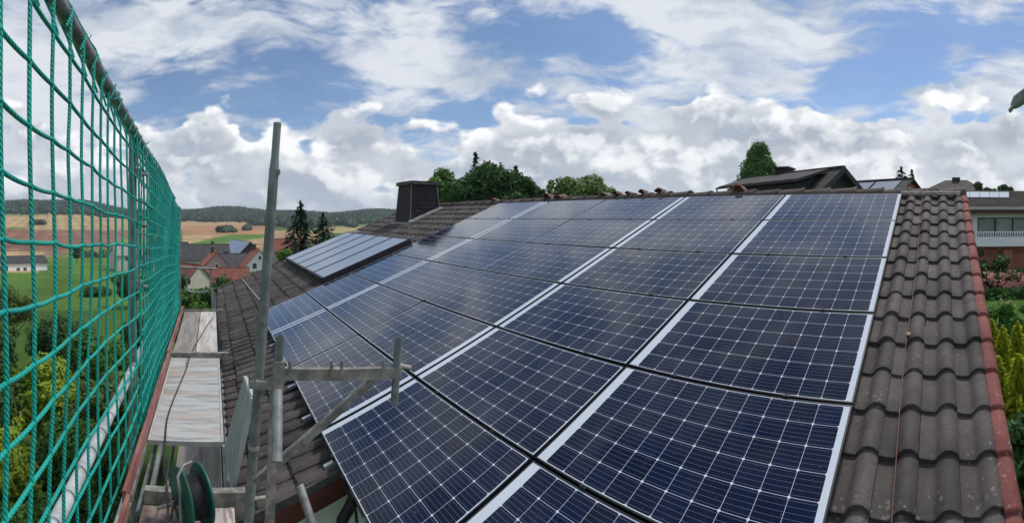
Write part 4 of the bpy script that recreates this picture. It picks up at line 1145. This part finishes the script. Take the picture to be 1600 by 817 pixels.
# low house with roof windows, and a hipped roof further off
p = at(1368, 297, 40.)
v = gable_house('neighbour_house', 'grey roofed house with roof panels to the right of the dark house', (p.x + 1, p.y, -4.0), math.radians(60), 7, 6.5, 4.9, 2.2, 'brick', 'dark_roof', .4)
Mx = Matrix.Translation(Vector((p.x + 1, p.y, -4.0))) @ Matrix.Rotation(math.radians(60), 4, 'Z')
sl_ = 2.2 / 3.25
for k in range(2):
    for s in (1, -1):
        MB().slab([Mx @ Vector((-2.9 + k * 2.9, s * ya, 4.9 + 2.2 - ya * sl_ + .15)) for ya in (.4, 2.2)] + [Mx @ Vector((-.3 + k * 2.9, s * ya, 4.9 + 2.2 - ya * sl_ + .15)) for ya in (2.2, .4)], (0, 0, .07)).build('roof_panel', M['collector'], v)


def hip_house(label, px, r, ztop, L, Wd, hr, g=-4., rot=0.):
    c = az(px, r); root = thing('neighbour_house', label, 'house', (c.x, c.y, g))
    Mx = Matrix.Translation(Vector((c.x, c.y, 0))) @ Matrix.Rotation(rot, 4, 'Z'); P = lambda x, y, z: Mx @ Vector((x, y, z))
    MB().box((-L / 2 + .5, -Wd / 2 + .5, g - 1), (L / 2 - .5, Wd / 2 - .5, ztop - hr), Mx).build('wall', M['cream_wall'], root)
    vs = [P(-L / 2, -Wd / 2, ztop - hr), P(L / 2, -Wd / 2, ztop - hr), P(L / 2, Wd / 2, ztop - hr), P(-L / 2, Wd / 2, ztop - hr), P(-L / 2 + Wd / 2, 0, ztop), P(L / 2 - Wd / 2, 0, ztop)]
    ro = MB().add(vs, [(0, 1, 5, 4), (1, 2, 5), (2, 3, 4, 5), (3, 0, 4), (3, 2, 1, 0)]).build('roof', M['far_tile'], root)
    MB().box((-.5, -.4, ztop - .5), (.5, .4, ztop + .35), Mx).build('chimney', M['slate_clad'], ro)


hip_house('distant house with a low hipped brown roof behind the ridge end', 1494, 62, 4.9, 11, 8, 2.4, rot=math.radians(80))


# house with the balcony, right
def balcony_house():
    R0 = 27.0                                            # plane X = R0, running along Y
    yv = lambda px: R0 / math.tan((px - XR) / F0)
    zz = lambda py: (Y0 - py) / F0 * R0 * 1.005
    g = -4.2; ya, yb = yv(1488), -9.5                # left end to beyond the frame
    root = thing('balcony_house', 'white and red brick house with a long balcony and brown tiled roof', 'house', (R0, (ya + yb) / 2, g))
    X0 = R0
    # upper storey, lower storey set back
    MB().box((X0, yb, zz(384)), (X0 + 9, ya, zz(326))).build('wall', M['white_wall'], root)
    MB().box((X0 + .08, yb, g - 1), (X0 + 9, ya, zz(384) - .003)).build('brick_wall', M['brick'], root)
    # brick pier on the right of the recess
    MB().box((X0 - .5, yv(1580), g - 1), (X0 + .078, yv(1566), zz(384) - .2)).build('pier', M['brick'], root)
    # roof
    ez, ex = zz(329), X0 - .7; rzz = zz(298) - .45; rxx = X0 + 4.5
    ro = MB().slab([(ex, yb, ez), (ex, ya + .6, ez), (rxx, ya + .6, rzz + .55), (rxx, yb, rzz + .55)], (0, 0, .16)).slab([(rxx, yb, rzz + .55), (rxx, ya + .6, rzz + .55), (X0 + 10, ya + .6, ez), (X0 + 10, yb, ez)], (0, 0, .16)).build('roof', M['far_tile'], root)
    # tile courses as low ribs
    b = MB()
    for k in range(1, 16):
        f = k / 16; x = ex + (rxx - ex) * f; z = ez + (rzz + .55 - ez) * f + .165
        b.box((x, yb, z), (x + .06, ya + .6, z + .035))
    b.build('tile_course', M['far_tile'], ro)
    MB().box((ex - .05, yb, ez - .16), (ex, ya + .6, ez + .1)).build('fascia_board', M['fascia'], root)
    MB().tube([(ex - .1, yb, ez + .06), (ex - .1, ya + .6, ez + .06)], .07, 8).build('gutter', M['lead'], root)
    for k in range(5):
        pa, pb = 1500 + k * 15.4, 1500 + (k + 1) * 15.4 - .6
        f0, f1 = .50, .84
        pt = lambda px, f: Vector((ex + (rxx - ex) * f, (ex + (rxx - ex) * f) / math.tan((px - XR) / F0), ez + (rzz + .55 - ez) * f + .18))
        MB().slab([pt(pa, f0), pt(pb, f0), pt(pb, f1), pt(pa, f1)], (0, 0, .06)).build('roof_collector', M['collector'], root)
    # window band
    w = [(1529, 1553), (1556, 1580.5), (1583.5, 1615)]
    f = MB().box((X0 - .05, yv(1617), zz(369)), (X0 - .004, yv(1527.5), zz(340))).build('window', M['brown_wall'], root)
    for a, c in w: MB().box((X0 - .075, yv(c), zz(368)), (X0 - .053, yv(a), zz(341.5))).build('pane', M['glass_pale'], f)
    # balcony slab/parapet and railing
    MB().box((X0 - .6, yb, zz(384)), (X0 - .01, yv(1517), zz(384) + .22)).box((X0 - .72, yb, zz(383.5) - .02), (X0 - .602, yv(1517), zz(370))).build('balcony', M['white_paint'], root)
    b = MB(); yy = yv(1524)
    while yy > yb:
        b.box((X0 - .68, yy - .025, zz(370)), (X0 - .65, yy + .025, zz(362.5))); yy -= .14
    b.box((X0 - .70, yb, zz(362.5)), (X0 - .63, yv(1524), zz(361))); b.build('railing', M['white_paint'], root)
    # flower boxes behind rail
    f = MB().box((X0 + .0, yv(1537), zz(400)), (X0 + .076, yv(1521), zz(390))).build('window', M['black'], root)
    MB().box((X0 - .02, yv(1536), zz(399.3)), (X0 - .003, yv(1522), zz(390.7))).build('pane', M['glass_dark'], f)


balcony_house()

# ------------------------------------------------------------------ trees behind the ridge
def tree_at(kind, px, top_py, wpx, r, label, mt=None, **kw):
    p = az(px, r); top = (Y0 - top_py) / F0 * r; wd = wpx / F0 * r
    if kind == 'leafy': return leafy_tree(kw.pop('name', 'leafy_tree'), label, kw.pop('cat', 'tree'), p.x, p.y, top, wd, mt=mt or 'leaf_mid', **kw)
    return conifer(kw.pop('name', 'spruce_tree'), label, kw.pop('cat', 'tree'), p.x, p.y, top, wd, mt=mt or 'needle', **kw)


GB = 'trees behind the ridge'
tree_at('leafy', 697, 264, 84, 44, 'bright green leafy tree rising right of the chimney', 'leaf_mid', leaf=.22, n=13000, clumps=44, bottom=-1, group=GB)
tree_at('leafy', 765, 257, 118, 42, 'wide dark green leafy tree in the middle of the group behind the chimney', 'leaf_dark', leaf=.22, n=20000, clumps=60, bottom=-1, group=GB)
tree_at('leafy', 818, 276, 76, 43, 'low leafy tree at the right end of the group behind the chimney', 'leaf_dark', leaf=.22, n=11000, clumps=36, bottom=-1, group=GB)
tree_at('con', 743, 240, 150, 50, 'tall spruce whose tip pokes above the leafy group', 'needle', leaf=.26, group=GB, levels=26, dens=26, ragged=.4)
tree_at('con', 806, 260, 150, 48, 'shorter spruce with layered branches right of the tall one', 'needle', leaf=.24, group=GB, levels=26, dens=24, ragged=.35)
tree_at('leafy', 906, 274, 112, 40, 'round leafy tree standing alone behind the ridge', 'leaf_olive', leaf=.2, n=15000, clumps=50, bottom=-2, group=GB)
tree_at('leafy', 1186, 216, 122, 60, 'tall egg shaped tree behind the dark slate house', 'leaf_mid', leaf=.19, n=22000, clumps=150, bottom=-1.5, group=GB, shape='cone')
tree_at('con', 1408, 262, 88, 70, 'thicker one of the two small conifers on the skyline', 'needle', leaf=.34, group=GB, levels=18, per=10, dens=16, ragged=.15, power=.75)
tree_at('con', 1425, 267, 66, 72, 'thin right-hand one of the two small conifers on the skyline', 'needle', leaf=.30, group=GB, levels=18, per=9, dens=14, ragged=.15, power=.85)
tree_at('leafy', 1533, 279, 34, 50, 'dark bushy treetop over the balcony house roof', 'leaf_dark', leaf=.17, n=6000, clumps=34, bottom=-3, group=GB)
tree_at('leafy', 1553, 274, 30, 52, 'bright green thin treetop over the balcony house roof', 'leaf_mid', leaf=.17, n=5000, clumps=34, bottom=-3, group=GB)
tree_at('leafy', 1574, 276, 30, 50, 'rounded dark treetop furthest along the balcony house roof', 'leaf_dark', leaf=.16, n=6000, clumps=34, bottom=-3, group=GB)
# conifers left of the collectors
tree_at('con', 470, 316, 125, 36, 'tall dark spruce left of the flat collectors', 'needle', leaf=.17, levels=34, per=14, dens=34, ragged=.5, power=.75)
tree_at('con', 505, 334, 110, 38, 'shorter dark spruce nearest the flat collectors', 'needle', leaf=.17, levels=30, per=13, dens=32, ragged=.4, power=.7)
tree_at('leafy', 452, 386, 60, 33, 'green leafy bush between the spruces and the tall pole', 'leaf_mid', leaf=.14, n=4000, clumps=22, bottom=-6)

# garden right of the verge
def bush(px, py, wpx, r, label, mt, **kw):
    return tree_at('leafy', px, py, wpx, r, label, mt, name=kw.pop('name', 'garden_bush'), cat=kw.pop('cat', 'bush'), **kw)


bush(1548, 399, 62, 24.5, 'dark green shrub in front of the brick wall', 'leaf_dark', leaf=.10, n=5000, clumps=22, bottom=-4)
b_ = thing('flower_bed', 'low bed of pink roses below the balcony house', 'flower bed', (23.6, -2.8, -4))
n = 2600; P = np.stack([23.2 + 1.6 * rng.random(n), -1.5 - 4.5 * rng.random(n), -4 + 1.25 * rng.random(n) ** .6], 1); leaf_mesh('foliage', P, rand_dir(n), .09, M['leaf_dark'], b_)
cl_ = np.array([[22.9 + 1.5 * rng.random(), -1.5 - 4.5 * rng.random(), -3.6 + .75 * rng.random()] for _ in range(330)])
P = np.repeat(cl_, 14, 0) + rng.normal(size=(4620, 3)) * .08; leaf_mesh('blossom', P, rand_dir(4620), .055, M['pink'], b_)
b_ = thing('flower_bed', 'dark green strip of plants edging the lawn below the roses', 'flower bed', (22.2, -2.8, -4))
n = 1800; P = np.stack([22.0 + .7 * rng.random(n), -1.8 - 4.0 * rng.random(n), -4 + .5 * rng.random(n)], 1); leaf_mesh('foliage', P, rand_dir(n), .08, M['leaf_dark'], b_)
bush(1562, 462, 52, 13.5, 'feathery green bush at the lawn edge behind the golden conifers', 'grassblade', leaf=.07, n=7000, clumps=24, bottom=-4)
bush(1596, 470, 40, 12.0, 'fern green bush behind the golden conifers at the frame edge', 'leaf_mid', leaf=.07, n=5000, clumps=20, bottom=-4)
b_ = thing('rose_plant', 'small rose with a few red blooms on the lawn edge', 'plant', (15.6, -2.2, -4))
n = 300; P = np.array([15.6, -2.2, -3.3]) + rng.normal(size=(n, 3)) * np.array([.3, .3, .35]); leaf_mesh('foliage', P, rand_dir(n), .06, M['leaf_mid'], b_)
P = np.repeat(np.array([15.5, -2.2, -2.95]) + rng.normal(size=(9, 3)) * np.array([.2, .35, .1]), 8, 0) + rng.normal(size=(72, 3)) * .03; leaf_mesh('blossom', P, rand_dir(72), .04, M['pink'], b_)
gl = ['golden conifer with a pointed top, {} behind the red verge tiles']
for k, (px, py, w, r, lab) in enumerate(((1549, 500, 24, 8.6, 'golden feathery conifer touching the red verge, tall and narrow'), (1567, 512, 24, 7.9, 'golden conifer with a single spire, middle of the hedge'), (1590, 506, 30, 8.3, 'golden conifer with the widest top at the frame edge'),
                                         (1560, 560, 40, 7.2, 'lower golden conifer in front of the narrow one'), (1592, 555, 44, 7.0, 'bushy golden conifer nearest the frame edge'))):
    tree_at('con', px, py, w * 1.7, r, lab, 'leaf_gold', name='golden_conifer', cat='conifer', leaf=.045, levels=46, per=18, dens=16, ragged=.3, power=.55, group='golden conifer hedge', low=.02)
for k, (px, py, w, r, lab) in enumerate(((1588, 640, 60, 6.2, 'dark green bush low behind the verge, below the golden conifers'), (1606, 700, 70, 5.2, 'dark shrub in the bottom corner right of the verge'), (1575, 600, 40, 7.4, 'green bush between the golden conifers and the dark shrubs'))):
    bush(px, py, w * 1.8, r, lab, 'leaf_dark' if k != 2 else 'leaf_olive', leaf=.05, n=7000, clumps=26, bottom=-4)

# bushes and trees below the scaffold, seen through the net
GL = 'trees and bushes below the scaffold'
low = [(-30, 520, 150, 15, 'leaf_dark', 'dark leafy tree at the frame edge behind the net, grey twigs'),
       (20, 447, 80, 32, 'leaf_olive', 'loose greyish tree standing on the meadow edge'),
       (95, 500, 120, 26, 'leaf_dark', 'dark green tree in front of the meadow, left part'),
       (60, 560, 150, 15, 'leaf_yellow', 'yellow green bushy tree in the middle of the slope'),
       (150, 520, 110, 20, 'leaf_mid', 'mid green tree behind the net beside the meadow'),
       (170, 575, 120, 13, 'leaf_olive', 'olive bush right of the yellow green tree'),
       (120, 650, 150, 9.5, 'leaf_mid', 'broad green bush low on the slope below the rail'),
       (10, 660, 150, 9.5, 'leaf_yellow', 'yellowish bush low at the frame edge'),
       (30, 745, 170, 7.6, 'leaf_mid', 'green bush in the lowest corner behind the net'),
       (160, 740, 120, 8.0, 'leaf_dark', 'dark bush below the white rail'),
       (225, 500, 80, 26, 'leaf_dark', 'dark tree half hidden by the dense far netting'),
       (250, 560, 90, 14, 'leaf_mid', 'green bush behind the far netting beside the deck'),
       (205, 425, 60, 60, 'leaf_dark', 'round dark tree beyond the net post near the houses'),
       (150, 452, 46, 75, 'leaf_dark', 'dark hedge tree on the far side of the meadow'),
       (120, 378, 14, 190, 'leaf_dark', 'small field tree beside the brown field')]
for px, py, w, r, m_, lab in low:
    lf = .038 + r * .0027
    bush(px, py, w, r, lab, m_, leaf=lf, n=20000 if r < 30 else 4500, clumps=44 if r < 30 else 20, group=GL, bottom=None)
low2 = [(345, 436, 70, 42, 'leaf_dark', 'big dark green tree below the village roofs beside the eave'), (302, 448, 60, 40, 'leaf_mid', 'green tree below the end guard frame'),
        (325, 462, 70, 26, 'leaf_mid', 'leafy bush just past the end of the deck'), (292, 470, 50, 24, 'leaf_dark', 'dark bush at the far left corner of the deck'),
        (372, 448, 40, 44, 'leaf_dark', 'dark bush beside the white village house'), (424, 410, 30, 60, 'leaf_mid', 'pale green climbing shrub on the white village house'),
        (277, 425, 40, 70, 'leaf_dark', 'dark tree behind the far end of the net'), (400, 425, 40, 55, 'leaf_mid', 'green shrub between the white house and the eave')]
for px, py, w, r, m_, lab in low2:
    bush(px, py, w, r, lab, m_, leaf=.06 + r * .0028, n=5500, clumps=26, group=GL, bottom=None)
# field trees, then the far woods
for cx, cw, r, nm_ in ((355, 26, 560, 'small clump of trees in the orange field'), (59, 22, 640, 'dark clump of trees on the wheat field'), (150, 60, 240, 'hedge line along the village meadow'), (386, 8, 600, 'tiny tree row by the strip of green field')):
    pts = []
    for k in range(26):
        q = az(cx + (rng.random() - .5) * cw, r * (1 + (rng.random() - .5) * .06)); pts.append((q.x, q.y))
    blob_mass('tree_clump', pts, 'forest', nm_, 'trees', hr=(5, 9) if r > 300 else (2.5, 4), wr=(3, 5) if r > 300 else (1.5, 2.5), conif=.1)
pts = []
while len(pts) < 9500:
    t_ = rng.uniform(-.75, .52); r = math.sqrt(rng.uniform(640 ** 2, 1620 ** 2)); px = XR + F0 * t_
    rmin = 930 if px < 385 else (700 if px < 480 else 820)
    if 385 <= px < 560: rmin = 690 + max(0, 400 - px) * 9 + 40 * math.sin(px * .05)
    if px >= 560: rmin = 850
    rmin += 14 * math.sin(px * .11)
    if r < rmin: continue
    pts.append((r * math.sin(t_), r * math.cos(t_)))
blob_mass('forest', pts, 'forest', 'far wooded hills along the horizon', 'forest', conif=.35)

# ------------------------------------------------------------------ haze: one closed box of thin air round everything
hz = MB().box((-2700, -2700, -40), (2700, 2700, 70))
hm = bpy.data.materials.new('haze'); hm.use_nodes = True; nt = hm.node_tree; nt.nodes.clear()
ho = nt.nodes.new('ShaderNodeOutputMaterial'); hv = nt.nodes.new('ShaderNodeVolumePrincipled')
hv.inputs['Color'].default_value = (.80, .88, 1, 1); hv.inputs['Density'].default_value = .00018; hv.inputs['Anisotropy'].default_value = .2
nt.links.new(hv.outputs[0], ho.inputs['Volume'])
tag(hz.build('haze', hm), kind='stuff')
